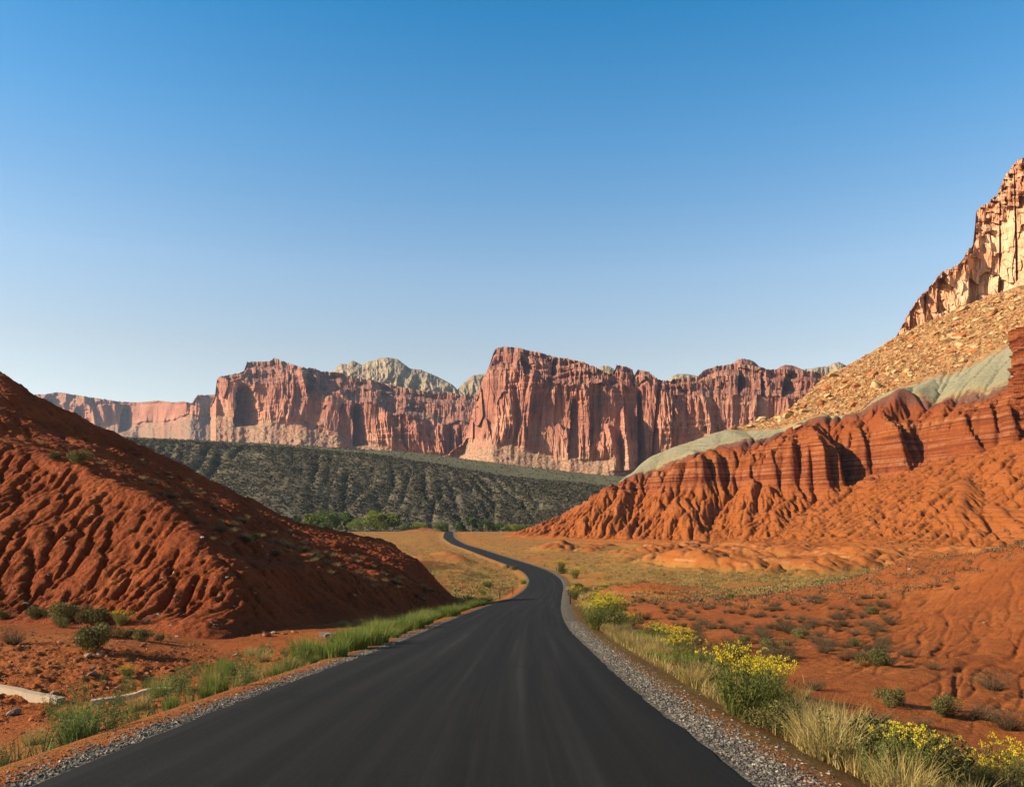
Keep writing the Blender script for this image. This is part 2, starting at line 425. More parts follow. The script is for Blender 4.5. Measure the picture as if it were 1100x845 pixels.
def mat_badlands():
    t = NT('banded_badland_clay'); c = t.coord()
    zone = t.attr('zone'); sep = t.n('ShaderNodeSeparateXYZ'); t.l(c, sep.inputs[0])
    n1 = t.noise(c, .035, 5, .6); n2 = t.noise(c, .3, 5, .65); n3 = t.noise(c, 1.6, 4, .7)
    zc = t.math('ADD', zone, t.math('MULTIPLY', t.math('SUBTRACT', n2, .5), .35))
    f = t.math('DIVIDE', zc, 6.0)
    S = lambda z: z / 6.0
    col = t.ramp(f, [(0, (.285, .083, .0175)), (S(.9), (.272, .074, .0165)), (S(1.05), (.185, .043, .0115)), (S(1.9), (.20, .049, .0125)), (S(2.15), (.255, .069, .0165)),
                     (S(2.6), (.215, .052, .0135)), (S(2.84), (.19, .046, .017)), (S(2.93), (.14, .055, .034)), (S(3.04), (.14, .065, .045)), (S(3.09), (.26, .18, .08)), (S(3.16), (.25, .21, .12)), (S(3.3), (.215, .195, .122)),
                     (S(3.93), (.25, .225, .142)), (S(4.03), (.30, .175, .07)), (S(5.0), (.29, .16, .065))])
    col = t.mix(t.math('MULTIPLY', t.gray(n2, .45, .7, 0, .5), t.math('MULTIPLY', t.gray(zone, 3.05, 3.2), t.gray(zone, 4.1, 3.9))), col, (.28, .25, .14))
    # thin level beds, strongest in the ledge
    tex = t.noise(t.mapping(c, (.012, .012, .9)), 1.0, 4, .6)
    bed = t.math('MULTIPLY', t.gray(tex, .50, .60), t.math('MULTIPLY', t.gray(zone, .85, 1.1), t.gray(zone, 2.4, 2.1)))
    dkb = t.math('MULTIPLY', t.gray(tex, .47, .40), t.math('MULTIPLY', t.gray(zone, .85, 1.1), t.gray(zone, 2.4, 2.1)))
    col = t.mix(t.math('MULTIPLY', dkb, .7), col, (.085, .022, .010))
    col = t.mix(t.math('MULTIPLY', t.math('MULTIPLY', bed, t.gray(n2, .35, .55)), .6), col, (.34, .155, .08))
    low = t.math('MULTIPLY', t.gray(t.noise(t.mapping(c, (.01, .01, .35)), 1.0, 3, .6), .56, .62), t.gray(zone, 1.0, .6))
    col = t.mix(t.math('MULTIPLY', t.math('MULTIPLY', low, t.gray(n2, .45, .6)), .22), col, (.36, .17, .08))
    col = t.mix(t.gray(n1, .5, .8, 0, .35), col, t.mix(.5, col, (.33, .11, .035)))
    red = t.gray(zone, 3.0, 2.8)
    col = t.mix(t.math('MULTIPLY', t.gray(n3, .55, .8, 0, .4), red), col, (.20, .046, .013))
    tal = t.gray(zc, 3.95, 4.1)
    tv = t.vor(c, .35, out='Color'); tb = t.n('ShaderNodeRGBToBW'); t.l(tv, tb.inputs[0])
    tcol = t.ramp(tb.outputs[0], [(.2, (.15, .075, .03)), (.45, (.28, .14, .05)), (.7, (.38, .24, .11)), (.9, (.32, .11, .035))])
    col = t.mix(t.math('MULTIPLY', tal, .85), col, tcol)
    b = t.bump(n3, .9, .9); b = t.bump(n2, 1.4, .6, b); b = t.bump(tex, 2.2, .6, b)
    return t.finish(col, .95, b, .1)

def mat_cliff(name, wall, dark, light, talus, cap, scale=1.0, streak=.5):
    t = NT(name); c = t.coord(); zone = t.attr('zone')
    k = 1.0 / scale
    n1 = t.noise(c, .012 * k, 5, .6); n2 = t.noise(c, .06 * k, 5, .65); n3 = t.noise(c, .25 * k, 4, .7)
    vs = t.noise(t.mapping(c, (.10 * k, .10 * k, .006 * k)), 1.0, 5, .65)
    hs = t.noise(t.mapping(c, (.004 * k, .004 * k, .12 * k)), 1.0, 4, .6)
    col = t.ramp(n1, [(.3, dark), (.5, wall), (.72, light)])
    col = t.mix(t.gray(vs, .48, .66, 0, streak), col, dark)
    col = t.mix(t.gray(vs, .46, .30, 0, streak * .8), col, light)
    up = t.gray(zone, 1.9, 2.05)
    col = t.mix(t.math('MULTIPLY', t.gray(hs, .52, .60, 0, .55), t.gray(zone, 1.7, 2.0, .15, 1.0)), col, light)
    col = t.mix(t.math('MULTIPLY', up, t.gray(n2, .35, .65, .15, .75)), col, dark)
    lowlight = t.math('MULTIPLY', t.gray(zone, 1.4, 1.08), t.gray(n2, .42, .6, 0, .55))
    col = t.mix(lowlight, col, light)
    ta = t.gray(t.math('ADD', zone, t.math('MULTIPLY', t.math('SUBTRACT', n2, .5), .7)), 1.03, .93)
    tcol = t.mix(t.gray(n3, .42, .66), talus, t.mix(.5, dark, (.07, .05, .025)))
    tcol = t.mix(t.gray(t.noise(t.mapping(c, (.01 * k, .01 * k, .05 * k)), 1.0, 3, .6), .5, .62, 0, .5), tcol, wall)
    col = t.mix(ta, col, tcol)
    cp = t.math('MULTIPLY', t.gray(t.math('ADD', zone, t.math('MULTIPLY', t.math('SUBTRACT', n2, .5), .5)), 2.9, 3.0), .75)
    col = t.mix(cp, col, cap)
    # scrub in patches on the benches
    sc = t.math('MULTIPLY', t.gray(t.noise(c, .09 * k, 5, .75), .55, .64), t.gray(t.attr('bench'), .3, .8))
    col = t.mix(t.math('MULTIPLY', sc, .85), col, (.035, .032, .016))
    b = t.bump(n3, 3.0 * scale, .6); b = t.bump(vs, 6.0 * scale, .55, b); b = t.bump(hs, 3.0 * scale, .4, b)
    return t.finish(col, .95, b, .1)

def mat_dome():
    t = NT('pale_dome_sandstone'); c = t.coord()
    n1 = t.noise(c, .012, 5, .6); hs = t.noise(t.mapping(c, (.012, .012, .05)), 1.0, 4, .6, .4)
    col = t.ramp(n1, [(.3, (.19, .135, .082)), (.55, (.26, .195, .12)), (.75, (.34, .265, .175))])
    col = t.mix(t.gray(hs, .5, .65, 0, .6), col, (.09, .067, .045))
    b = t.bump(hs, 8., .6); b = t.bump(t.noise(c, .08, 4, .7), 6., .6, b)
    return t.finish(col, .95, b, .1)

def mat_ridge():
    t = NT('scrub_covered_slope'); c = t.coord()
    n1 = t.noise(c, .012, 5, .6); n2 = t.noise(c, .12, 5, .7); flat = t.attr('flat')
    col = t.ramp(n1, [(.3, (.082, .068, .042)), (.55, (.11, .090, .055)), (.75, (.15, .118, .072))])
    col = t.mix(t.gray(n2, .5, .7, 0, .8), col, (.066, .058, .036))
    col = t.mix(t.math('MULTIPLY', flat, t.gray(n2, .3, .6, .5, .95)), col, (.112, .102, .044))
    b = t.bump(n2, 1.0, .5)
    return t.finish(col, .95, b, .1)

def mat_road():
    t = NT('fresh_asphalt'); c = t.coord(); a = t.attr('across'); al = t.attr('along')
    cm = t.n('ShaderNodeCombineXYZ'); t.l(t.math('MULTIPLY', a, 1.0), cm.inputs[0]); t.l(t.math('MULTIPLY', al, .012), cm.inputs[1])
    lanes = t.noise(cm.outputs[0], 2.1, 4, .65)
    fine = t.noise(cm.outputs[0], 9.0, 3, .7)
    n = t.noise(c, .35, 4, .6); g = t.noise(c, 90, 2, .8)
    col = t.ramp(lanes, [(.3, (.0052, .0049, .0043)), (.47, (.0090, .0084, .0071)), (.58, (.0130, .0120, .0098)), (.7, (.026, .0235, .0185))])
    col = t.mix(t.gray(fine, .55, .75, 0, .35), col, (.030, .027, .021))
    col = t.mix(t.gray(n, .45, .75, 0, .4), col, (.0085, .0080, .0070))
    col = t.mix(t.gray(g, .6, .85, 0, .5), col, (.05, .046, .038))
    ln = t.noise(t.mapping(c, (.10, .55, .1)), 1.0, 5, .65); col = t.mix(t.gray(ln, .56, .66, 0, .55), col, (.0060, .0057, .0052))
    g2 = t.noise(c, 26, 3, .8); col = t.mix(t.gray(g2, .58, .75, 0, .55), col, (.034, .031, .025)); col = t.mix(t.gray(g2, .42, .28, 0, .6), col, (.006, .0056, .005))
    b = t.bump(g, .004, .6); b = t.bump(t.vor(c, 120), .004, .5, b)
    return t.finish(col, t.gray(lanes, .3, .7, .92, .82), b, .12)

M = {}
M['ground'] = mat_ground(); M['left'] = mat_left_hill(); M['bad'] = mat_badlands(); M['ridge'] = mat_ridge(); M['road'] = mat_road(); M['dome'] = mat_dome()
M['mesa'] = mat_cliff('red_wall_sandstone', (.30, .118, .072), (.16, .060, .042), (.40, .215, .13), (.33, .195, .115), (.19, .135, .088), 1.0)
M['far'] = mat_cliff('far_wall_sandstone', (.27, .105, .06), (.16, .062, .04), (.37, .19, .11), (.25, .15, .09), (.075, .07, .04), 1.5)
M['cliff'] = mat_cliff('tall_wall_sandstone', (.47, .255, .135), (.30, .105, .052), (.60, .43, .27), (.40, .25, .125), (.38, .18, .085), .35, .25)

# ------------------------------------------------------------------ left hill
def tw(px, py, Y, *ex): return world(px, py, Y) + ex
def left_hill():
    P = []
    for c in [(-420, 170, 80), (-150, 310, 74), (0, 395, 72), (50, 425, 71.5), (100, 455, 71), (150, 481, 70.5), (200, 510, 70), (250, 533, 69.5), (300, 556, 69), (345, 571, 69), (385, 588, 68),
              (430, 605, 68), (466, 628, 67)]: P.append(world(*c))
    for c in [(340, 568, 86), (380, 572, 86), (420, 582, 84), (452, 598, 80)]: P.append(world(*c))
    for c in [(-300, 430, 55), (0, 470, 52), (60, 488, 50), (130, 512, 47), (180, 540, 44.5), (215, 566, 42), (240, 597, 39), (236, 642, 36.3)]: P.append(world(*c))
    for c in [(-320, 415, 62), (0, 462, 58), (60, 479, 56), (130, 504, 53), (190, 537, 50.5), (225, 566, 47)]: P.append(world(*c))
    for c in [(285, 603, 43), (330, 611, 47), (395, 617, 54.5), (440, 625, 60), (474, 645, 64.5)]: P.append(world(*c))
    # benches between the bank's lip and the main slope
    for c in [(270, 572, 52), (330, 590, 58), (390, 602, 62)]: P.append(world(*c))
    toe = [(world(c[0], 600, c[1])[0], c[1]) for c in [(-420, 35), (-200, 36), (-100, 36.3), (0, 36.7), (60, 35.8), (100, 35.2), (160, 33.8), (200, 32.8), (240, 33.2), (270, 35.0)]]
    toe += [(-10.6, 37.6), (-9.4, 41), (-8.0, 46), (-6.8, 53), (-4.9, 60), (-3.9, 66), (-4.2, 73), (-8.5, 86), (-12, 98), (-22, 105), (-45, 112), (-75, 114), (-110, 112), (-110, 60)]
    for x, y in toe: P.append((x, y, float(ground_z(np.array([x]), np.array([y]))[0]) - .12))
    x0, x1, y0, y1, r = -70., -2., 28., 116., .2
    T = tin_grid(P, x0, x1, y0, y1, r)[..., 0]
    nx, ny = T.shape[1], T.shape[0]
    X, Y = np.meshgrid(x0 + np.arange(nx) * r, y0 + np.arange(ny) * r)
    Gz = ground_z(X, Y)
    T = np.where(np.isnan(T), Gz - .6, T)
    T = blur(T, 2, 2)
    rise = sstep(.1, 1.6, T - Gz)
    # broad gullies down the faces
    wob = .9 * fbm(X / 7, Y / 7, 61, 2)
    T = T + rise * (-.26 * (1 - ridged(X / 5.5 + wob, Y / 30, 62, 2)) + .40 * fbm(X / 3.4, Y / 3.4, 63, 3))
    T = T + .05 * RNG.standard_normal(T.shape)
    T = erode(T, r, 3, .05, .05, .42, 5, cap=.18, kmap=rise)
    T = erode(T, r, 12, .075, .010, .42, 15, cap=.34, kmap=rise * (.35 + .9 * sstep(-.35, .35, perlin(X / 8, Y / 8, 77))), A0=.6)
    # upsample and add small clods
    r2 = .1
    nx2, ny2 = int((x1 - x0) / r2) + 1, int((y1 - y0) / r2) + 1
    X, Y = np.meshgrid(x0 + np.arange(nx2) * r2, y0 + np.arange(ny2) * r2)
    Z = bilin(T, (X - x0) / r, (Y - y0) / r)
    Gz2 = bilin(Gz, (X - x0) / r, (Y - y0) / r)
    rise2 = sstep(0, .8, Z - Gz2)
    c, cv, _ = cells(X * 2.6, Y * 2.6, 9)
    ac = X - .28 * Y + .35 * fbm(X / 1.5, Y / 1.5, 72, 2); dn = Y + .28 * X
    crack = .14 * (np.minimum(np.abs(perlin(ac / .75, dn / 5.5, 73)) * 3.6, 1) - 1) + .075 * (np.minimum(np.abs(perlin(ac / .30, dn / 2.1, 74)) * 3, 1) - 1)
    Z = Z + rise2 * crack * sstep(-4, -9, X) * (.45 + .9 * sstep(-.3, .4, perlin(X / 5, Y / 5, 76)))
    c4, cv4, _ = cells(X * 5.5, Y * 5.5, 12)
    Z = Z + rise2 * np.maximum(0, .45 - c4) * .10 * (cv4 > .4)
    c2, cv2, _ = cells(X * 1.5 + 3, Y * 1.5, 10)
    Z = Z + rise2 * (.10 * fbm(X * 1.3, Y * 1.3, 71, 4, .65) + np.maximum(0, .5 - c) * .15 * (cv > .5) + np.maximum(0, .42 - c2) * .12 * (cv2 > .75))
    keep = (Z > Gz2 - .45)
    kf = keep[:-1, :-1] | keep[1:, 1:] | keep[1:, :-1] | keep[:-1, 1:]
    o = grid_obj('red_hill', X, Y, Z, M['left'], keep=kf, smooth=True)
    FIELDS.append(Field(Z, x0, y0, r2))
    set_props(o, 'brick red clay hill cut by rills on the left of the road', kind='structure')
    return o

# ------------------------------------------------------------------ right-hand badlands with the pale bed and the talus above
def badlands():
    P = []
    def gz(px, Y):
        x = (px - CX) / F * Y
        return (x, Y, float(ground_z(np.array([x]), np.array([float(Y)]))[0]) - 1.0)
    for px, Y in [(530, 478), (565, 455), (600, 440), (660, 415), (720, 390), (790, 350), (860, 305), (950, 262), (1050, 232), (1200, 205), (1500, 180)]: P.append(gz(px, Y) + (0.,))
    for px, py, Y in [(575, 562, 482), (600, 551, 490), (630, 534, 489), (655, 522, 487), (690, 521, 470), (740, 520, 455), (800, 512, 440), (865, 522, 415), (905, 520, 405), (940, 503, 405), (1000, 494, 383), (1060, 478, 358), (1120, 460, 340), (1300, 430, 300), (1600, 400, 260)]:
        P.append(tw(px, py, Y, 1.0))
    for px, py, Y in [(665, 517, 488), (695, 508, 476), (740, 491, 459), (800, 488, 444), (865, 471, 419), (905, 471, 411), (940, 462, 411), (1000, 449, 390), (1060, 433, 364), (1120, 402, 345), (1300, 350, 305), (1600, 320, 265)]:
        P.append(tw(px, py, Y, 2.0))
    for px, py, Y in [(682, 510, 488), (700, 504, 486), (740, 491, 478), (776, 480, 476), (810, 472, 474), (842, 465, 468), (858, 453, 463), (885, 446, 455), (920, 446, 450), (940, 428, 442), (965, 416, 438), (981, 421, 436), (1002, 433, 428), (1013, 429, 424), (1022, 423, 420), (1035, 421, 415), (1048, 432, 406), (1062, 425, 400), (1080, 416, 394), (1120, 405, 378), (1300, 380, 330)]:
        P.append(tw(px, py, Y, 3.0))
    for px, py, Y in [(680, 506, 492), (690, 495, 495), (700, 488, 496), (720, 480, 497), (745, 472, 498), (765, 464, 499), (777, 461, 500), (800, 463, 499), (838, 460, 480), (860, 451.5, 466), (885, 445.5, 458.5), (920, 445.5, 453.5), (940, 427.5, 446), (965, 415.5, 442), (981, 414, 456), (1006, 404, 452), (1024, 401, 449), (1045, 391, 446), (1066, 380, 443), (1085, 371, 440), (1150, 345, 430), (1300, 310, 400)]:
        P.append(tw(px, py, Y, 4.0))
    for px, py, Y in [(835, 446, 512), (845, 441, 516), (868, 420, 522), (890, 403, 530), (930, 381, 540), (970, 357, 546), (1010, 340, 546), (1060, 318, 540), (1100, 305, 534), (1300, 262, 505)]:
        P.append(tw(px, py, Y, 5.0))
    for x, y, z, zn in [(0, 530, -10, 0), (60, 560, -10, 2), (120, 575, -5, 3.5), (170, 600, 10, 5), (210, 625, 40, 5), (250, 640, 60, 5), (300, 650, 90, 5), (380, 650, 120, 5), (440, 600, 150, 5), (440, 180, -5, 0)]: P.append((x, y, z, zn))
    x0, x1, y0, y1, r = -20., 345., 175., 640., 1.0
    D = tin_grid(P, x0, x1, y0, y1, r)
    nx, ny = D.shape[1], D.shape[0]
    X, Y = np.meshgrid(x0 + np.arange(nx) * r, y0 + np.arange(ny) * r)
    Gz = ground_z(X, Y)
    bad = np.isnan(D[..., 0])
    D[..., 0] = np.where(bad, Gz - 2, D[..., 0]); D[..., 1] = np.where(bad, 0, D[..., 1])
    # spurs and alcoves: shift the whole layered slope in and out
    zn0 = blur(D[..., 1], 3, 2)
    amp = sstep(.0, .30, zn0) * (1 - .93 * sstep(2.75, 3.1, zn0)) * (1 - .6 * sstep(70, 20, X) * sstep(430, 470, Y))
    low = sstep(1.5, .7, zn0)
    bil = lambda sx, sy, sd, q: np.minimum(np.abs(perlin(X / sx + q * perlin(X / (sx * 1.4), Y / (sx * 1.4), sd + 1) - .25 * Y / sx, Y / sy, sd)) * 2.3, 1) ** .75
    w = (21 * low + 13 * (1 - low)) * (bil(42, 190, 82, .35) - .55) + (8.5 * low + 6.5 * (1 - low)) * (bil(17, 110, 83, .4) - .5)
    w = w + 3.2 * (bil(7.5, 60, 85, .3) - .5) * sstep(.8, 1.1, zn0) * (1 - sstep(2.3, 2.8, zn0)) + 2.2 * (bil(8.5, 70, 86, .4) - .5) * low
    # blocks parted by upright joints in the ledge
    led0 = sstep(.75, 1.05, zn0) * (1 - sstep(2.05, 2.5, zn0))
    cd, cv, cd2 = cells(X / 10 + .3 * perlin(X / 9, Y / 30, 89), Y / 60, 87)
    w = w + led0 * ((cv - .5) * 9 - 4.5 * sstep(.16, .03, cd2 - cd))
    cd, cv, cd2 = cells(X / 3.9, Y / 40, 90)
    w = w + led0 * ((cv - .5) * 3 - 1.6 * sstep(.18, .03, cd2 - cd))
    # the two tall buttresses with deep shade beside them
    for bx, by, hw, a in [(world(870, 500, 418)[0], 418, 7, 13), (world(893, 500, 414)[0], 414, 4, 11), (world(950, 490, 408)[0], 408, 6, 14), (world(748, 505, 458)[0], 458, 5, 9), (world(765, 505, 456)[0], 456, 3.5, 9), (world(795, 500, 446)[0], 446, 5, 9), (world(835, 495, 436)[0], 436, 5, 6)]:
        near = np.exp(-((Y - by) / 22) ** 2)
        w = w + near * a * (np.exp(-((X - bx) / hw) ** 2) - .75 * np.exp(-((X - bx - hw * 1.9) / (hw * 1.1)) ** 2))
    w = w * amp
    D2 = bilin(D, (X - x0) / r, (Y + w - y0) / r)
    h = D2[..., 0]; zone = D2[..., 1]
    # round the domes above the ledge
    dm = sstep(2.0, 2.5, zone) * (1 - sstep(3.0, 3.3, zone))
    h = h + dm * 2.2 * (ridged(X / 24, Y / 40, 88, 1) - .3)
    rise = sstep(.3, 5, h - Gz)
    h = h + rise * (.8 * fbm(X / 11, Y / 11, 91, 3) * (1 - .85 * sstep(2.9, 3.2, zone) * sstep(4.2, 4.0, zone)) + .10 * RNG.standard_normal(h.shape))
    km = rise * (1 - .90 * sstep(2.8, 3.1, zone)) * (1 - .5 * sstep(.9, 1.1, zone) * (1 - sstep(1.9, 2.2, zone)))
    h = erode(h, r, 10, .12, .05, .42, 6, cap=5.0, kmap=km)
    h = erode(h, r, 12, .15, .032, .42, 16, cap=4.0, kmap=km, A0=14.)
    r2 = .5
    nx2, ny2 = int((x1 - x0) / r2) + 1, int((y1 - y0) / r2) + 1
    X2, Y2 = np.meshgrid(x0 + np.arange(nx2) * r2, y0 + np.arange(ny2) * r2)
    Z = bilin(h, (X2 - x0) / r, (Y2 - y0) / r); ZN = bilin(zone, (X2 - x0) / r, (Y2 - y0) / r); G2 = bilin(Gz, (X2 - x0) / r, (Y2 - y0) / r)
    # hard thin beds stand proud in the ledge: terraces of about two metres
    led = sstep(.85, 1.05, ZN) * (1 - sstep(2.2, 2.6, ZN))
    q = Z / 2.3 + .9 * perlin(Z / 7.1, X2 / 60, 94) + .5 * fbm(X2 / 30, Y2 / 30, 95, 2)
    tq = np.floor(q) + sstep(.30, .70, q - np.floor(q))
    Z = Z + led * (tq - q) * 2.3 * .8
    ac = X2 - .25 * Y2 + 1.6 * fbm(X2 / 9, Y2 / 9, 111, 2)
    slope_m = sstep(.3, 3, Z - G2) * (1 - sstep(.85, 1.05, ZN)) + .7 * sstep(2.15, 2.35, ZN) * (1 - sstep(2.8, 3.0, ZN))
    rl = (np.minimum(np.abs(perlin(ac / 5.2, Y2 / 40, 112)) * 3.2, 1) - 1) * 1.25 + (np.minimum(np.abs(perlin(ac / 2.3, Y2 / 18, 113)) * 3.0, 1) - 1) * .75
    gz, gx = np.gradient(blur(Z, 4, 1), r2); st = np.hypot(gz, gx)
    slope_m = slope_m * (.22 + .78 * sstep(.30, .62, st)) * (1 - .45 * sstep(130, 190, X2) * (ZN < 1.05))
    Z = Z + slope_m * (rl + .45 * fbm(X2 / 3.2, Y2 / 3.2, 114, 3, .65))
    Z = Z + led * ((blocks(X2 - .25 * Y2, Z, 3.2, 2.1, 115) - .5) * 1.5 + .6 * fbm(X2 / 2.6, Y2 / 5, 116, 3, .65))
    tal = sstep(3.95, 4.2, ZN)
    Z = Z + tal * (1.6 * fbm(X2 / 7, Y2 / 7, 96, 4) + 1.5 * np.maximum(0, perlin(X2 / 22, Y2 / 9, 98)))
    Z = Z + .12 * fbm(X2 / 2, Y2 / 2, 97, 2) * sstep(0, 2, Z - G2)
    keep = (Z > G2 - 1.0) & (X2 < Y2 * 1.02)
    kf = keep[:-1, :-1] | keep[1:, 1:]
    o = grid_obj('badland_hill', X2, Y2, Z, M['bad'], {'zone': ZN}, keep=kf)
    FIELDS.append(Field(Z, x0, y0, r2))
    set_props(o, 'layered orange red badland hill with a pale green bed right of the road', kind='structure')
    return o, Field(ZN, x0, y0, r2)

# ------------------------------------------------------------------ scrub-covered ridge
def green_ridge():
    P = []
    for px, py, Y in [(-150, 566, 690), (100, 567, 690), (300, 568, 690), (500, 569, 700), (640, 569, 720), (800, 570, 740), (1000, 570, 760)]: P.append(tw(px, py, Y, 0.))
    for px, py, Y in [(-150, 458, 830), (60, 463, 835), (140, 472, 840), (220, 475, 840), (300, 480, 838), (400, 489, 835), (470, 500, 830), (540, 513, 826), (640, 522, 826), (800, 535, 830), (1000, 545, 830)]: P.append(tw(px, py, Y, .2))
    for px, py, Y in [(-150, 452, 1150), (140, 469, 1150), (300, 477, 1150), (450, 486, 1150), (560, 500, 1150), (640, 509, 1150), (800, 520, 1150), (1000, 530, 1150)]: P.append(tw(px, py, Y, 1.))
    for x in (-1100, -300, 300, 900): P.append((x, 1250, -12., 1.))
    x0, x1, y0, y1, r = -800., 600., 680., 1250., 2.5
    D = tin_grid(P, x0, x1, y0, y1, r)
    ny, nx = D.shape[:2]
    X, Y = np.meshgrid(x0 + np.arange(nx) * r, y0 + np.arange(ny) * r)
    bad = np.isnan(D[..., 0]); h = np.where(bad, -20, D[..., 0]); fl = np.where(bad, 0, D[..., 1])
    h = blur(h, 3, 2)
    sl = 1 - sstep(.1, .35, fl)
    wob = 1.1 * fbm(X / 80, Y / 80, 101, 3)
    h = h - sl * sstep(-8, 6, h) * (4.0 * sstep(-.3, .4, perlin(X / 110, Y / 150, 105)) * (1 - ridged(X / 40 + wob, Y / 300, 102, 2)) + .7 * fbm(X / 15, Y / 15, 103, 3))
    h = h + .08 * RNG.standard_normal(h.shape)
    h = erode(h, r, 12, .06, .06, .4, 8, cap=5.0, kmap=sl * sstep(-.3, .4, perlin(X / 90, Y / 120, 106)))
    q = h / 9 + .4 * fbm(X / 120, Y / 120, 104, 2); h = h + sl * (np.floor(q) + sstep(.25, .75, q - np.floor(q)) - q) * 9 * .25
    o = grid_obj('scrub_ridge', X, Y, h, M['ridge'], {'flat': sstep(.2, .5, fl)})
    set_props(o, 'dark olive ridge dotted with scrub below the red mesas', kind='structure')
    f = Field(h, x0, y0, r); FIELDS.append(f)
    return o, f

# ------------------------------------------------------------------ cliff walls
def cliff_sheet(name, cols, Y0, mat, step=.5, rows=(60, 150, 90), amps=(26, 11, 4.5), yoff=(), feats=(), talus=1.5, upper=1.1, rough=1.0, seed=200, label=None, back=260, wl=(62, 24, 9), aspect=6.5, blocky=None):
    c = np.array(cols, float)
    px = np.arange(c[0, 0], c[-1, 0] + step / 2, step)
    mpp = Y0 / F                                                # metres to a photograph pixel at this distance
    xw = px * mpp
    sky, led, bas, foot = (np.interp(px, c[:, 0], c[:, i]) for i in (1, 2, 3, 4))
    sky = sky + rough * (.9 * perlin(px / 3.1, px * 0, seed) + .6 * perlin(px / 1.1, px * 0, seed + 1) + .7 * np.round(1.2 * perlin(px / 9, px * 0, seed + 2)))
    led = led + 2.2 * perlin(px / 11, px * 0, seed + 3) + 1.2 * perlin(px / 4, px * 0, seed + 4)
    bas = bas + 2.0 * perlin(px / 15, px * 0, seed + 5) + 1.0 * perlin(px / 5, px * 0, seed + 6)
    led = np.minimum(np.maximum(led, sky + .5), bas - 1)
    yo = np.interp(px, [k[0] for k in yoff], [k[1] for k in yoff]) if len(yoff) else 0 * px
    n1, n2, n3 = rows
    v1 = np.linspace(0, 1, n1, endpoint=False); v2 = np.linspace(0, 1, n2, endpoint=False); v3 = np.linspace(0, 1, n3)
    PY = np.concatenate([foot[None] + (bas - foot)[None] * v1[:, None], bas[None] + (led - bas)[None] * v2[:, None], led[None] + (sky - led)[None] * v3[:, None]])
    ZO = np.concatenate([v1, 1 + v2, 2 + v3])[:, None] + 0 * px[None]
    PX = 0 * PY + px[None]; XW = PX * mpp; ZW = -PY * mpp
    dep = np.zeros_like(PY)
    dep[:n1] = -(1 - v1[:, None]) * ((foot - bas) * mpp * talus)[None]
    dep[n1:n1 + n2] = v2[:, None] * ((bas - led) * mpp * .10)[None]
    # stepped setback above the ledge
    hh = ((led - sky) * mpp)
    s3 = v3[:, None] + .10 * perlin(XW[n1 + n2:] / 50, ZW[n1 + n2:] / 60, seed + 9)
    dep[n1 + n2:] = ((bas - led) * mpp * .10)[None] + hh[None] * upper * (.35 * v3[:, None] + .65 * (sstep(.02, .30, s3) + sstep(.62, .80, s3)) / 2)
    wall = sstep(.85, 1.1, ZO)
    up = sstep(1.95, 2.1, ZO)
    wx = .35 * perlin(XW / (wl[0] * 1.5), ZW / (wl[0] * 1.5), seed + 10)
    d = amps[0] * ridged(XW / wl[0] + wx, ZW / (wl[0] * aspect), seed + 11, 2, .4) * (1 - .45 * up) + amps[1] * ridged(XW / wl[1] + wx * 1.6, ZW / (wl[1] * aspect * .9) + .2 * wx, seed + 12, 2) + amps[2] * ridged(XW / wl[2] + wx * 2, ZW / (wl[2] * aspect), seed + 13, 2)
    d = d + up * amps[0] * .9 * ridged(XW / (wl[0] * .72) + wx, ZW / (wl[0] * .9), seed + 14, 2)
    d = d + amps[2] * .55 * ridged(XW / (wl[2] * .42) + wx * 3, ZW / (wl[2] * 2.5), seed + 18, 2)
    st = ZW / (wl[1] * .9) + 1.6 * perlin(ZW / (wl[1] * 2.1), XW / (wl[0] * 4), seed + 19) + .4 * perlin(XW / (wl[0] * 1.3), ZW / 160, seed + 15)
    d = d - (sstep(.3, .7, st - np.floor(st)) - (st - np.floor(st))) * amps[2] * (.95 + 1.3 * up)
    keepf = .25 + .85 * sstep(-.3, .35, perlin(XW / (wl[0] * 2.3), ZW / (wl[0] * 2.6), seed + 23))
    d = d * keepf
    if blocky:
        bl = (blocks(XW, ZW, blocky[1], blocky[2], seed + 24) - .5) * 1.3 + (blocks(XW, ZW, blocky[1] * .45, blocky[2] * .4, seed + 25) - .5) * .45
        bu = (blocks(XW, ZW, blocky[1] * 1.1, blocky[2] * .35, seed + 26) - .5) * 1.6 + (blocks(XW, ZW, blocky[1] * .4, blocky[2] * .16, seed + 27) - .5) * .8
        d = d + blocky[0] * (bl * (1 - up) + bu * up)
    tal = amps[1] * .55 * fbm(XW / 18, ZW / 12, seed + 16, 4) + amps[0] * .8 * fbm(XW / 70, ZW / 500, seed + 17, 2)
    D = -(d * wall) - tal * (1 - wall)
    for fx, fw, ft, fb, am, sh in feats:
        tt = np.clip((PY - ft) / max(fb - ft, 1), 0, 1)
        u = (PX - fx + sh * (PY - fb) / max(fb - ft, 1) + .10 * fw * perlin(PY / 7, PX / 30, seed + 21) + .08 * fw * perlin(PY / 2.3, PX / 9, seed + 22)) / (fw * (.45 + .55 * tt ** .6))
        if am > 0: prof = sstep(-1.06, -.94, u) * np.clip((1 - u) / 2, 0, 1) ** .8          # a re-entrant corner: sharp wall on the left, easing out to the right
        else: prof = np.clip(1 - np.abs(u), 0, 1) ** .7                                        # a buttress
        D = D + am * prof * sstep(ft - 2, ft + 5 + 4 * np.abs(u), PY) * sstep(fb + 3, fb - 1, PY)
    DY = Y0 + yo[None] + dep + D
    Xg = (PX - CX) / F * DY; Zg = EYE + (HY - PY) / F * DY
    # flat top running back from the rim
    Xs, Ys, Zs, Ns = [Xg], [DY], [Zg], [ZO]
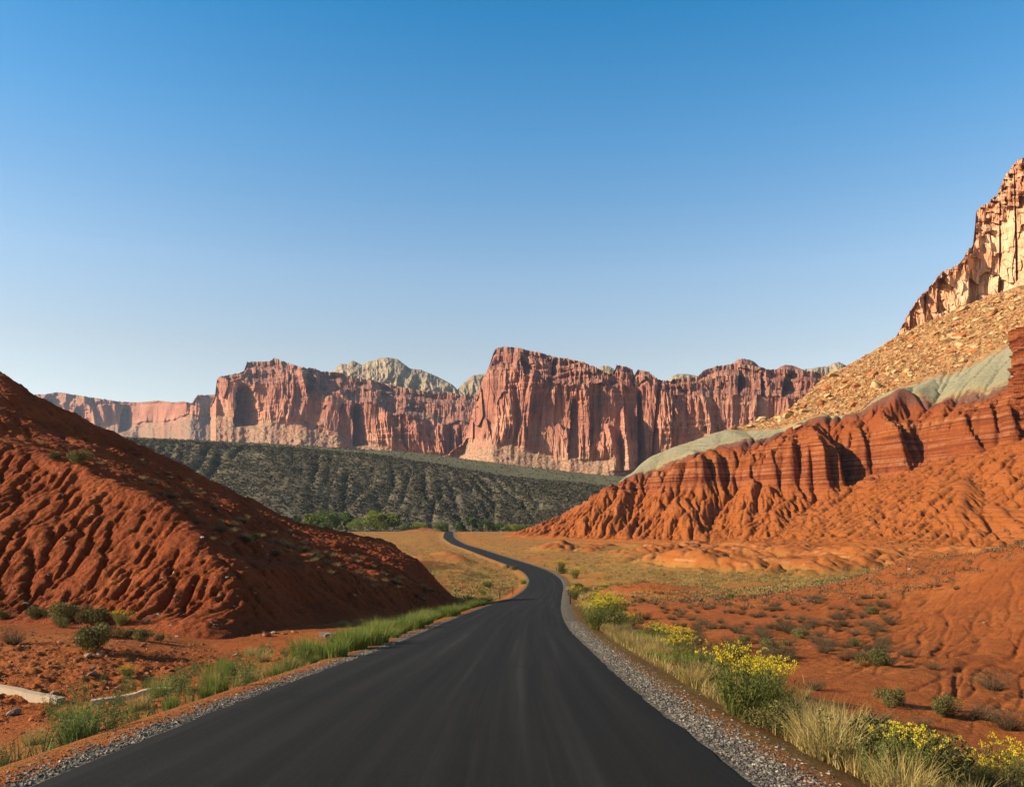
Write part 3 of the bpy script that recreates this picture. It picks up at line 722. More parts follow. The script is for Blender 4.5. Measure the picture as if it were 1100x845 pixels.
    for k, (b, dz) in enumerate(((.08, -2), (.4, -5), (1., -8))):
        yb = DY[-1] + back * b
        Xs.append((Xg[-1] + (px - CX) / F * back * b)[None]); Ys.append(yb[None]); Zs.append((Zg[-1] + dz * mpp * .5)[None]); Ns.append((3 + 0 * px)[None])
    Xs.append(Xs[-1]); Ys.append(Ys[-1] + 5); Zs.append(Zs[-1] * 0 - 12); Ns.append(Ns[-1])
    X, Y, Z, N = (np.concatenate(q) for q in (Xs, Ys, Zs, Ns))
    gy = np.abs(np.gradient(Z, axis=0)) / (np.abs(np.gradient(Y, axis=0)) + np.abs(np.gradient(Z, axis=0)) + 1e-6)
    bench = blur(1 - gy, 1, 1) * sstep(1.9, 2.05, N)
    o = grid_obj(name, X, Y, Z, mat, {'zone': N, 'bench': bench}, smooth=False)
    return set_props(o, label, kind='structure')

def mesas():
    # px, skyline, top of the main wall, foot of the wall, foot of the scree
    far = [(-140, 425, 436, 462, 500), (0, 424, 436, 462, 500), (48, 423.5, 436, 462, 500), (62, 421, 436, 462, 500), (76, 423, 436, 460, 500), (100, 427, 438, 458, 500), (106, 428, 434, 455, 500), (131, 431.5, 435, 456, 500), (150, 432, 434, 455, 500),
           (160, 431, 433, 453, 500), (170, 430, 431.5, 454, 500), (185, 432, 433, 452, 500), (198, 431, 432.5, 446, 500), (206, 433, 434.5, 446, 500), (212, 424, 426, 446, 500), (230, 424, 426, 446, 500), (250, 426, 428, 446, 500), (330, 430, 434, 450, 500)]
    cliff_sheet('far_cliff', far, 3300, M['far'], .6, (30, 80, 30), (75, 26, 9), yoff=((-140, 700), (60, 600), (150, 350), (200, 0), (330, 0)), seed=300, label='hazy far red cliffs below a dark sloping top', wl=(95, 40, 18),
                feats=((88, 13, 436, 470, 190, 0), (137, 9, 436, 462, 150, 0)), talus=2.0, rough=.6)
    lm = [(226, 436, 437, 447, 505), (231, 424, 425, 446, 505), (233, 408, 409, 446, 505), (236, 404, 406, 446, 505), (248, 402.5, 407, 448, 505), (262, 398.5, 409, 455, 507), (265.5, 388.5, 410, 455, 507), (291, 388, 412, 450, 508), (295, 384, 412, 450, 508), (299, 386, 412, 450, 509),
          (304, 388, 412, 450, 510), (323, 394, 412, 452, 510), (338, 395.5, 415, 456, 510), (344, 398.5, 425, 458, 512), (358, 399.5, 426, 463, 512), (365, 400, 424, 466, 513), (380, 405, 432, 474, 514), (399, 408.5, 432, 476, 515), (415, 412, 443, 478, 517),
          (428, 415, 446, 483, 518), (456, 420, 451, 486, 520), (470, 420.5, 454, 488, 521), (488, 422, 456, 490, 522), (510, 425, 458, 492, 525), (560, 430, 460, 495, 525), (620, 435, 465, 498, 525)]
    cliff_sheet('left_mesa', lm, 2050, M['mesa'], .5, (70, 120, 110), (30, 16, 9), yoff=((226, 130), (232, 60), (250, 35), (330, 5), (420, -25), (500, -50), (620, -60)), seed=400, label='long red sandstone mesa with a deep shaded alcove near its left end',
                feats=((267, 15, 413, 456, 105, -4), (388, 9, 434, 477, 80, -3), (334, 5, 398, 420, 60, 0), (415, 6, 405, 425, 45, 0)), wl=(70, 30, 13), upper=2.6, blocky=(15, 30, 120))
    cm = [(455, 500, 501, 503, 540), (478, 489, 490, 492, 535), (497, 476, 477, 479, 530), (501, 466, 467, 471, 530), (505, 452, 453, 471, 530), (509, 436, 438, 471, 530), (514, 420, 424, 472, 530), (520, 404, 410, 472, 530), (525, 394, 399, 472, 530), (530, 379, 398, 473, 530), (533.5, 373.3, 397, 473, 530),
          (545, 372.3, 396, 474, 530), (557, 373.4, 397, 477, 530), (562, 375, 399, 479, 530), (571, 377, 403, 482, 530), (581, 378.8, 408, 485, 530), (597, 383.5, 415, 491, 530), (610, 385, 415, 492, 530), (625, 388.5, 414, 491, 530), (641, 394.5, 412, 489, 530), (654, 402, 413, 489, 530),
          (660, 398, 414, 492, 530), (662.6, 392, 414, 496, 530), (672, 393, 414, 499, 530), (679, 396.5, 415, 501, 530), (681.5, 402.5, 416, 502, 530), (685, 396.8, 415, 502, 530), (696, 399, 413, 502, 530), (703, 404, 415, 503, 530), (709, 408, 419, 504, 530), (720, 409.5, 424, 505, 530),
          (723, 407, 425, 505, 530), (750, 404, 426, 506, 530), (757, 397, 426, 506, 530), (775, 392.3, 426, 507, 530), (793, 390, 425, 507, 530), (815, 394, 425, 507, 530), (827, 397, 426, 508, 530), (840, 396, 427, 508, 530), (862, 397.5, 427, 508, 530), (885, 401, 428, 508, 530),
          (960, 405, 430, 508, 530), (1100, 410, 432, 508, 530)]
    cliff_sheet('central_mesa', cm, 1500, M['mesa'], .42, (60, 190, 90), (22, 11, 5.5), yoff=((455, 200), (500, 160), (512, 95), (530, 50), (560, 38), (600, 22), (680, -10), (760, -45), (1100, -130)), seed=500, label='tall red sandstone mesa with fluted walls standing behind the ridge',
                feats=((572, 10, 378, 400, 45, -8), (597, 5, 384, 402, 38, 0), (676, 7, 440, 505, -38, -6), (663, 8, 455, 505, -22, -10), (690, 4.5, 420, 500, 34, -3), (622, 12, 425, 490, 22, 0), (797, 5, 398, 420, 40, 0), (822, 4, 400, 424, 30, -3), (848, 8, 402, 424, 36, 0), (702, 3, 415, 500, 14, 6)), talus=1.4, upper=1.7, blocky=(11, 22, 130))
    # dark knobs on the rims and pale domes behind
    for nm, lab, Y, pts in (('sandstone_dome', 'pale humped sandstone dome rising behind the long left mesa', 2700, [(340, 415), (356, 402), (361, 395), (366, 390.5), (373, 391), (379, 387), (384, 389.5), (389, 392), (394, 388.5), (401, 387), (408, 384.5), (415, 383.6), (427, 385.5), (434, 391), (441, 396), (452, 397), (462, 401), (471, 405), (479, 409), (486, 413), (491, 418), (500, 430)]),
                            ('sandstone_dome', 'small pale dome showing in the notch left of the tall red mesa', 2700, [(480, 432), (490, 420), (495, 414), (500, 409), (504, 405.5), (508, 403.2), (514, 402), (520, 401.5), (530, 402), (545, 410), (560, 425)]),
                            ('sandstone_dome', 'low white dome peeping over the rim of the tall red mesa', 1750, [(632, 402), (642, 395.5), (648, 392.8), (654, 393), (659, 396), (664, 402)]),
                            ('sandstone_dome', 'pale flat cap rock on the rim right of the mesa notch', 1640, [(718, 412), (722, 404), (728, 401.5), (738, 401.5), (746, 403), (752, 405), (758, 412)]),
                            ('sandstone_dome', 'dark banded knob at the highest right end of the tall red mesa', 1680, [(788, 394), (793, 386), (797, 385), (806, 386.3), (811, 389), (815, 393), (822, 397), (832, 400)]),
                            ('sandstone_dome', 'dark flat knob between the mesa rim and the white domes', 1680, [(834, 402), (838.5, 394), (843, 391.8), (850, 392), (856, 394), (862, 397), (870, 402)]),
                            ('sandstone_dome', 'white rolling slickrock domes behind the right end of the mesa', 2300, [(850, 405), (862, 396.5), (870, 396), (880, 394), (890, 393.2), (896, 390), (901, 388.6), (906, 391), (912, 394), (930, 398), (960, 408)])):
        c = np.array(pts, float); st = .5 if Y > 2000 else .4
        px = np.arange(c[0, 0], c[-1, 0], st); sk = np.interp(px, c[:, 0], c[:, 1]) + .5 * perlin(px / 2.2, px * 0, 31)
        n = 50; v = np.linspace(0, 1, n)[:, None]
        bot = sk.max() + 8
        PYg = bot + (sk[None] - bot) * np.sin(v * np.pi / 2); PXg = 0 * PYg + px[None]; m = Y / F
        seed = 600 + int(px[0])
        dp = (1 - np.cos(v * np.pi / 2)) * (bot - sk[None]) * m * 1.5 - (34 * ridged(PXg * m / 62, PYg * m / 110, seed, 2) + 10 * ridged(PXg * m / 18, PYg * m / 25, seed + 3, 2)) * (1 if Y > 2000 else .6)
        DY = Y + dp
        Xg = (PXg - CX) / F * DY; Zg = EYE + (HY - PYg) / F * DY
        # the far side, so that the dome is a closed hump
        Xb = Xg[-2::-1]; Yb = 2 * DY[-1][None] - DY[-2::-1] + 4; Zb = Zg[-2::-1]
        mt = M['dome'] if 'dark' not in lab else M['mesa']
        nv = 2 * n - 1
        o = grid_obj(nm, np.concatenate([Xg, Xb]), np.concatenate([DY, Yb]), np.concatenate([Zg, Zb]), mt, {'zone': np.full((nv, len(px)), 2.5), 'bench': np.full((nv, len(px)), .3)}, smooth=False)
        set_props(o, lab, kind='structure')
    # right-hand tall cliff above the talus
    rc = [(962, 362, 362.5, 364, 380), (968, 352, 353, 362, 378), (974, 340, 341, 357, 374), (985, 322, 324, 352, 370), (997, 310, 312, 347, 366), (1003, 302, 305, 345, 363), (1008, 296, 300, 343, 361), (1022, 287, 295, 338, 357), (1030, 284, 292, 335, 354), (1036, 276, 284, 332, 352), (1041, 268, 274, 330, 350), (1045, 264, 270, 328, 348),
          (1047, 245, 262, 326, 346), (1048.5, 227, 258, 325, 345), (1053, 222, 256, 323, 343), (1062, 218, 252, 320, 340), (1070, 211, 248, 318, 337), (1073, 205, 244, 316, 335), (1076, 197, 240, 315, 334), (1079, 190, 236, 314, 333), (1083, 184, 230, 312, 331), (1090, 175, 225, 309, 328), (1096, 171.5, 224, 307, 326),
          (1104, 168, 222, 304, 324), (1130, 160, 215, 296, 320), (1180, 165, 220, 285, 312), (1300, 170, 220, 262, 300)]
    cliff_sheet('tall_cliff', rc, 555, M['cliff'], .4, (30, 130, 130), (6.5, 3.2, 1.6), yoff=((962, 42), (985, 26), (1040, 5), (1047, 13), (1075, 1), (1100, -13), (1300, -90)), seed=700, label='tall golden sandstone cliff standing above the boulder slope', rough=2.0, wl=(24, 11, 4.2), aspect=3.6, blocky=(5.2, 9, 20), upper=.22, talus=1.3, back=90,
                feats=((1093, 1.6, 185, 300, 6, -3), (1043, 3, 290, 330, 5, 0), (1075, 2, 215, 320, 4, 0)))

def pillar():
    # banded red butte at the right-hand edge
    Yc = 338.; n = 96; rows = 150
    zb, zt = EYE + (HY - 500) / F * Yc, EYE + (HY - 336) / F * Yc
    xc = (1168 - CX) / F * Yc
    V = np.linspace(0, 1, rows)[:, None]; A = np.linspace(0, 2 * np.pi, n)[None]
    zz = zb + (zt - zb) * V + 0 * A
    rx = (1144 - 1093) / F * Yc
    rr = 1 + .12 * (1 - V) ** 2
    q = zz / 3.4 + 1.5 * perlin(zz / 9.3, 0 * zz, 811) + .3 * perlin(np.cos(A) * 2 + V * 0, np.sin(A) * 2 + V * 0, 801); fr = q - np.floor(q)
    bed = (perlin(np.floor(q) * 1.7, 0 * q, 802) * .26 + .04 * sstep(.75, .95, fr) - .11 * sstep(.25, .05, fr)) * (.4 + .8 * sstep(-.2, .3, perlin(np.cos(A) * 2.3 + 0 * V, zz / 11, 812)))
    col = .17 * ridged(np.cos(A) * 3.2 + 0 * V, np.sin(A) * 3.2 + V * 1.2, 803, 3) + .03 * fbm(np.cos(A) * 9, np.sin(A) * 9 + V * 25, 805, 3)
    R = rr * (.9 + bed + col) * (1 - .25 * sstep(.95, 1.0, V))
    X = xc + np.cos(A) * rx * R; Y = Yc + 14 + np.sin(A) * rx * .95 * R
    zn = 1.15 + .8 * sstep(-.2, .4, perlin(np.floor(q) * 2.3, 0 * q, 815))
    Xc = np.concatenate([X, X[-1:] * .02 + xc * .98]); Ycc = np.concatenate([Y, Y[-1:] * .02 + (Yc + 14) * .98]); Z = np.concatenate([zz, zz[-1:] + .6])
    o = grid_obj('red_butte', Xc, Ycc, Z, M['bad'], {'zone': np.concatenate([zn, zn[-1:]])}, smooth=False)
    set_props(o, 'banded dark red rock tower at the right-hand edge', kind='structure')

# ------------------------------------------------------------------ ground and road
def ground():
    a = np.concatenate([-np.geomspace(6, .95, 24)[:-1], np.linspace(-.95, .95, 900), np.geomspace(.95, 6, 24)[1:]])
    yr = np.concatenate([np.linspace(-40, 4, 45)[:-1], np.geomspace(4, 700, 900), np.geomspace(705, 9000, 40)])
    w = np.maximum(yr, 4.0) + 1.5
    w = np.where(yr < 4, np.interp(yr, [-40, 4], [12, 5.5]), w)
    X = a[None] * w[:, None]; Y = yr[:, None] + 0 * X
    Z, d, hum = ground_parts(X, Y)
    ad = np.abs(d)
    right = d > 0
    wdt = .52 + .24 * fbm(X / 1.3, Y / 1.3, 131, 3) + np.where(right, -.05, -.20) + .009 * np.clip(Y, 0, 60) * right
    gr = np.clip(1.05 - (ad - 3.0) / (wdt * 1.5), 0, 1) * (ad < 6) * (Y < 500)
    gr = np.where(ad < 3.1, 1, gr)
    dg = sstep(85, 150, Y) * (.70 + .45 * fbm(X / 40, Y / 40, 133, 3)) * (1 - .8 * sstep(.4, 2, hum))
    dg = np.maximum(dg, .9 * sstep(2.8, 4.2, ad) * (1 - sstep(5.5, 8, ad)) * sstep(3, 8, Y) * (.5 + .5 * (d > 0)))
    o = grid_obj('ground', X, Y, Z, M['ground'], {'hummock': hum, 'gravel': gr, 'dry_grass': dg})
    set_props(o, 'red desert valley floor with pale crusts and thin straw', kind='structure')

def road():
    ys = np.concatenate([np.arange(-40, 3, 1.), np.arange(3, 120, .35), np.arange(120, 700, 1.2)])
    x = road_x(ys); sl = (road_x(ys + .5) - road_x(ys - .5)); L = np.sqrt(1 + sl ** 2)
    tx, ty = sl / L, 1 / L
    z = road_z(ys)
    al = np.concatenate([[0], np.cumsum(np.hypot(np.diff(x), np.diff(ys)))])
    cs = np.array([-3.0, -2.975, -2.95, -2.5, -2, -1.5, -1, -.5, 0, .5, 1, 1.5, 2, 2.5, 2.95, 2.975, 3.0])
    dz = np.array([-.05, .006, .013, .03, .04, .05, .055, .06, .06, .06, .055, .05, .04, .03, .013, .006, -.05])
    wob = np.where(cs[None] > 0, .06 * fbm(ys / 1.1, ys * 0, 141, 3)[:, None] * 1.6, .06 * fbm(ys / 1.1, ys * 0 + 9, 142, 3)[:, None] * 1.6) * (np.abs(cs)[None] / 3) ** 6
    off = cs[None] + wob
    X = x[:, None] + off * ty[:, None]; Y = ys[:, None] - off * tx[:, None]
    Z = z[:, None] + dz[None] + .008 * fbm(X / 2.0, Y / 9, 143, 2)
    o = grid_obj('road', X, Y, Z, M['road'], {'across': off + 0 * X, 'along': al[:, None] + 0 * X})
    set_props(o, 'dark unmarked asphalt road winding down into the valley', kind='structure')
# ------------------------------------------------------------------ plant and stone materials
def mat_plant(name, stops, transl=.25, rough=.8, vary=.3):
    t = NT(name); tint = t.attr('tint')
    oi = t.n('ShaderNodeObjectInfo').outputs['Random']
    f = t.math('ADD', t.math('MULTIPLY', tint, 1 - vary), t.math('MULTIPLY', oi, vary))
    return t.finish(t.ramp(f, stops), rough, None, .15, transl)
PM = {
 'green': mat_plant('fresh_green_blades', [(.0, (.065, .10, .018)), (.45, (.12, .155, .027)), (.75, (.20, .21, .045)), (1, (.32, .26, .085))], .3),
 'weed': mat_plant('grey_green_weed', [(.0, (.05, .075, .022)), (.5, (.10, .125, .036)), (.8, (.18, .17, .045)), (1, (.32, .23, .05))], .25),
 'straw': mat_plant('straw_blades', [(.0, (.16, .11, .026)), (.4, (.29, .205, .06)), (.75, (.38, .285, .11)), (1, (.20, .19, .05))], .3),
 'brush': mat_plant('rabbitbrush_leaves', [(.0, (.055, .062, .014)), (.5, (.11, .12, .026)), (.8, (.20, .185, .045)), (1, (.26, .18, .055))], .3),
 'yellow': mat_plant('yellow_flowers', [(.0, (.34, .24, .012)), (.6, (.48, .36, .018)), (1, (.56, .46, .05))], .2),
 'sage': mat_plant('brown_twigs', [(.0, (.042, .026, .013)), (.5, (.080, .050, .023)), (.8, (.13, .085, .042)), (1, (.18, .135, .075))], .1),
 'olive': mat_plant('olive_leaves', [(.0, (.045, .044, .012)), (.5, (.095, .085, .024)), (.8, (.165, .14, .042)), (1, (.24, .20, .075))], .15),
 'pale': mat_plant('pale_dry_twigs', [(.0, (.15, .095, .036)), (.5, (.24, .16, .062)), (1, (.33, .25, .12))], .15),
 'tree': mat_plant('cottonwood_leaves', [(.0, (.025, .046, .008)), (.5, (.065, .10, .015)), (.85, (.13, .165, .024)), (1, (.21, .20, .035))], .3),
 'tree_light': mat_plant('yellowing_leaves', [(.0, (.07, .105, .014)), (.5, (.16, .195, .024)), (.85, (.28, .28, .036)), (1, (.40, .33, .045))], .35),
 'bark': mat_plant('bark', [(0, (.07, .05, .03)), (1, (.14, .10, .07))], 0),
 'scrub': mat_plant('dark_ridge_scrub', [(.0, (.022, .022, .012)), (.5, (.048, .044, .024)), (1, (.10, .085, .048))], .05),
}
def mat_rock(name, a, b, c3, sc=2.0):
    t = NT(name); c = t.coord(); oi = t.n('ShaderNodeObjectInfo').outputs['Random']
    n = t.noise(c, sc, 5, .65); n2 = t.noise(c, sc * 6, 4, .7)
    col = t.mix(oi, t.ramp(n, [(.3, a), (.55, b), (.75, c3)]), t.ramp(n, [(.3, b), (.6, c3), (.8, a)]))
    return t.finish(col, .9, t.bump(n2, .06 * 2 / sc, .8), .15)
PM['rock_tan'] = mat_rock('tan_rock', (.24, .13, .05), (.36, .22, .09), (.45, .31, .155), .5)
PM['rock_rust'] = mat_rock('rust_rock', (.20, .058, .018), (.29, .10, .032), (.35, .14, .05), .5)
PM['rock_red'] = mat_rock('red_stone', (.16, .046, .014), (.24, .075, .024), (.34, .14, .06), 5)
PM['rock_grey'] = mat_rock('grey_stone', (.13, .095, .07), (.22, .165, .12), (.33, .26, .19), 5)

def blades(n, h, spread, lean, w, seg=3, seed=0, curl=1.6, tint=(0, .8), flat=.0):
    r = np.random.default_rng(seed)
    rad = spread * np.sqrt(r.random(n)); az = r.random(n) * 2 * np.pi
    bx, by = rad * np.cos(az), rad * np.sin(az)
    az2 = az + r.normal(0, .7, n); ln = np.abs(r.normal(lean, lean * .5, n)) + .03
    hh = h[0] + (h[1] - h[0]) * r.random(n) ** .8
    ww = w * (.6 + .8 * r.random(n)); wz = r.random(n) * np.pi
    tt = np.linspace(0, 1, seg + 1)
    P = []
    for k, t in enumerate(tt):
        px = bx + np.cos(az2) * ln * hh * t ** curl; py = by + np.sin(az2) * ln * hh * t ** curl
        pz = hh * (t - .30 * np.minimum(ln, 1.2) * t ** 2) - .03 * (t == 0)
        wk = ww * (1 - t) ** .7 if k < seg else ww * .04
        P.append(np.stack([px - np.cos(wz) * wk, py - np.sin(wz) * wk, pz], -1)); P.append(np.stack([px + np.cos(wz) * wk, py + np.sin(wz) * wk, pz], -1))
    V = np.stack(P, 1)                                  # n, 2(seg+1), 3
    m = 2 * (seg + 1); base = (np.arange(n) * m)[:, None]
    Fq = np.concatenate([base + np.array([[2 * k, 2 * k + 1, 2 * k + 3, 2 * k + 2]]) for k in range(seg)])
    ti = np.repeat(tint[0] + (tint[1] - tint[0]) * r.random(n), m)
    tips = V[:, -1]
    return V.reshape(-1, 3), Fq, ti, tips

def leaves(C, size, seed=0, tint=(0, 1), up=.3, aspect=2.2):
    """one small leaf quad at every centre in C"""
    r = np.random.default_rng(seed); n = len(C)
    a = r.normal(size=(n, 3)); a[:, 2] += up; a /= np.linalg.norm(a, axis=1, keepdims=True)
    b = np.cross(a, r.normal(size=(n, 3))); b /= np.linalg.norm(b, axis=1, keepdims=True) + 1e-9
    s = size * (.6 + .8 * r.random((n, 1)))
    A = a * s; B = b * s / aspect
    V = np.stack([C - A, C + B * 1.0, C + A, C - B], 1)
    Fq = (np.arange(n) * 4)[:, None] + np.array([[0, 1, 2, 3]])
    return V.reshape(-1, 3), Fq, np.repeat(tint[0] + (tint[1] - tint[0]) * r.random(n), 4)

def join(parts):
    V, Fq, T, o = [], [], [], 0
    for p in parts:
        V.append(p[0]); Fq.append(p[1] + o); T.append(p[2]); o += len(p[0])
    return np.concatenate(V), np.concatenate(Fq), np.concatenate(T)

def pmesh(name, parts, mat):
    v, f, t = join(parts)
    return mesh_data(name, v, f, PM[mat], False, {'tint': t})

def dome_pts(n, R, H, seed, lumps=6, inner=.55):
    r = np.random.default_rng(seed)
    L = np.stack([r.normal(0, R * .45, lumps), r.normal(0, R * .45, lumps), H * (.30 + .35 * r.random(lumps))], -1)
    LR = np.stack([R * (.40 + .25 * r.random(lumps))] * 2 + [H * (.34 + .16 * r.random(lumps))], -1)
    k = r.integers(0, lumps, n)
    d = r.normal(size=(n, 3)); d /= np.linalg.norm(d, axis=1, keepdims=True)
    rr = inner + (1 - inner) * r.random((n, 1)) ** .6
    P = L[k] + d * LR[k] * rr
    P[:, 2] = np.maximum(P[:, 2], .02 * H)
    return P

# ---- prototypes: name -> list of (mesh, [(part name, mesh)])
PROTO = {}
def protos():
    PROTO['green_grass'] = [(pmesh('grass_clump', [blades(330, (.35, .85), .33, .28, .008, 4, 10 + k, 1.7, (.0, .8))[:3], blades(60, (.6, 1.0), .28, .2, .005, 4, 20 + k, 1.5, (.6, 1.))[:3]], 'green'), []) for k in range(4)]
    PROTO['straw_grass'] = [(pmesh('grass_clump', [blades(380, (.25, .8), .30, .45, .006, 4, 30 + k, 1.8, (.1, .8))[:3], blades(70, (.2, .5), .3, .5, .008, 3, 40 + k, 1.8, (.85, 1.))[:3]], 'straw'), []) for k in range(4)]
    out = []
    for k in range(4):                                  # leafy upright weeds with a few tall stalks
        st = blades(16, (.45, 1.0), .16, .25, .005, 4, 50 + k, 1.3, (.3, .7)); r = np.random.default_rng(60 + k)
        v = st[0].reshape(16, 10, 3)
        t = r.random((16, 46)) * 3.9; i = t.astype(int); f = (t - i)[..., None]
        b = np.arange(16)[:, None]
        C = v[b, i * 2] * (1 - f) + v[b, i * 2 + 2] * f + r.normal(0, .035, (16, 46, 3))
        out.append((pmesh('roadside_weed', [st[:3], leaves(C.reshape(-1, 3), .030, 70 + k, (0, .9), .5, 3.0)], 'weed'), []))
    PROTO['roadside_weed'] = out
    out = []
    for k in range(4):                                  # rabbitbrush: a fan of stems, narrow leaves and flat flower heads
        st = blades(230, (.4, 1.0), .22, .42, .0045, 4, 80 + k, 1.1, (.4, 1.)); v = st[0].reshape(230, 10, 3); r = np.random.default_rng(90 + k)
        t = (1.2 + 2.7 * r.random((230, 12))); i = np.minimum(t.astype(int), 3); f = (t - i)[..., None]; b = np.arange(230)[:, None]
        C = v[b, i * 2] * (1 - f) + v[b, i * 2 + 2] * f + r.normal(0, .025, (230, 12, 3))
        me = pmesh('rabbitbrush', [st[:3], leaves(C.reshape(-1, 3), .032, 95 + k, (0, .75), .6, 4)], 'brush')
        tips = st[3]; tips = tips[tips[:, 2] > np.quantile(tips[:, 2], .66)]
        hd = np.repeat(tips, 16, 0) + r.normal(0, 1, (len(tips) * 16, 3)) * np.array([.026, .026, .014])
        out.append((me, [('flower_heads', pmesh('flower_heads', [leaves(hd, .012, 99 + k, (0, 1), 1.5, 1.3)], 'yellow'))]))
    PROTO['rabbitbrush'] = out
    out = []
    for k in range(4):
        P = dome_pts(3200, .46, .62, 110 + k, 7, .5)
        out.append((pmesh('olive_shrub', [blades(90, (.3, .6), .16, .7, .004, 3, 115 + k, 1.0, (0, .4))[:3], leaves(P, .030, 120 + k, (0, 1), .6, 2.6)], 'olive'), []))
    PROTO['olive_shrub'] = out
    out = []
    for k in range(4):                                  # bare twiggy shrubs
        P = dome_pts(800, .5, .55, 130 + k, 5, .4)
        out.append((pmesh('brown_shrub', [blades(260, (.25, .62), .14, .9, .005, 3, 135 + k, 1.0, (.1, .9))[:3], leaves(P, .028, 140 + k, (0, .9), .8, 5)], 'sage'), []))
    PROTO['brown_shrub'] = out
    out = []
    for k in range(3):
        out.append((pmesh('pale_tuft', [blades(170, (.25, .55), .14, .8, .007, 3, 150 + k, 1.1, (0, 1))[:3]], 'pale'), []))
    PROTO['pale_tuft'] = out
    out = []
    for k in range(6):                                  # angular stones
        r = np.random.default_rng(160 + k); 
        import bmesh
        bm = bmesh.new()
        for p in r.normal(size=(26, 3)):
            p = p / max(abs(p)) * (.75 + .25 * r.random()); bm.verts.new((p[0] * .5, p[1] * .38, p[2] * .30 + .1))
        g = bmesh.ops.convex_hull(bm, input=bm.verts)
        bmesh.ops.delete(bm, geom=[e for e in g['geom_interior'] if isinstance(e, bmesh.types.BMVert)], context='VERTS')
        bmesh.ops.bevel(bm, geom=list(bm.edges), offset=.018, segments=1, affect='EDGES')
        bmesh.ops.triangulate(bm, faces=bm.faces)
        bmesh.ops.subdivide_edges(bm, edges=list(bm.edges), cuts=1, use_grid_fill=True)
        for v in bm.verts:
            n = perlin(np.array([v.co.x * 5 + k]), np.array([v.co.y * 5 + v.co.z * 7]), 170)[0]
            v.co *= 1 + .07 * n
        me = bpy.data.meshes.new('boulder'); bm.to_mesh(me); bm.free()
        out.append(me)
    PROTO['stone'] = out

_cnt = {}
def put(kind, x, y, z, s, label, cat, group=None, k=None, rz=None, sz=None):
    L = PROTO[kind]; _cnt[kind] = _cnt.get(kind, 0) + 1
    me, parts = L[(_cnt[kind] if k is None else k) % len(L)]
    o = add_obj({'green_grass': 'grass_clump', 'straw_grass': 'grass_clump'}.get(kind, kind), me, None, (x, y, z), (random.uniform(-.06, .06), random.uniform(-.06, .06), random.uniform(0, 6.28) if rz is None else rz), (s, s, sz or s))
    for pn, pm in parts: add_obj(pn, pm, o)
    return set_props(o, label, cat, group, 'thing')

STONE_MAT = {}
def stone(mat, x, y, z, s, name, label, cat, group=None, flat=1.0, k=None):
    i = random.randrange(6) if k is None else k
    key = (i, mat)
    if key not in STONE_MAT:
        me = PROTO['stone'][i].copy(); me.materials.append(PM[mat]); STONE_MAT[key] = me
    o = add_obj(name, STONE_MAT[key], None, (x, y, z), (random.uniform(-.3, .3), random.uniform(-.3, .3), random.uniform(0, 6.28)), (s * random.uniform(.8, 1.3), s * random.uniform(.8, 1.2), s * flat * random.uniform(.7, 1.3)))
    return set_props(o, label, cat, group)

def at_px(px, py):
    h = hit(px, py)
    return h

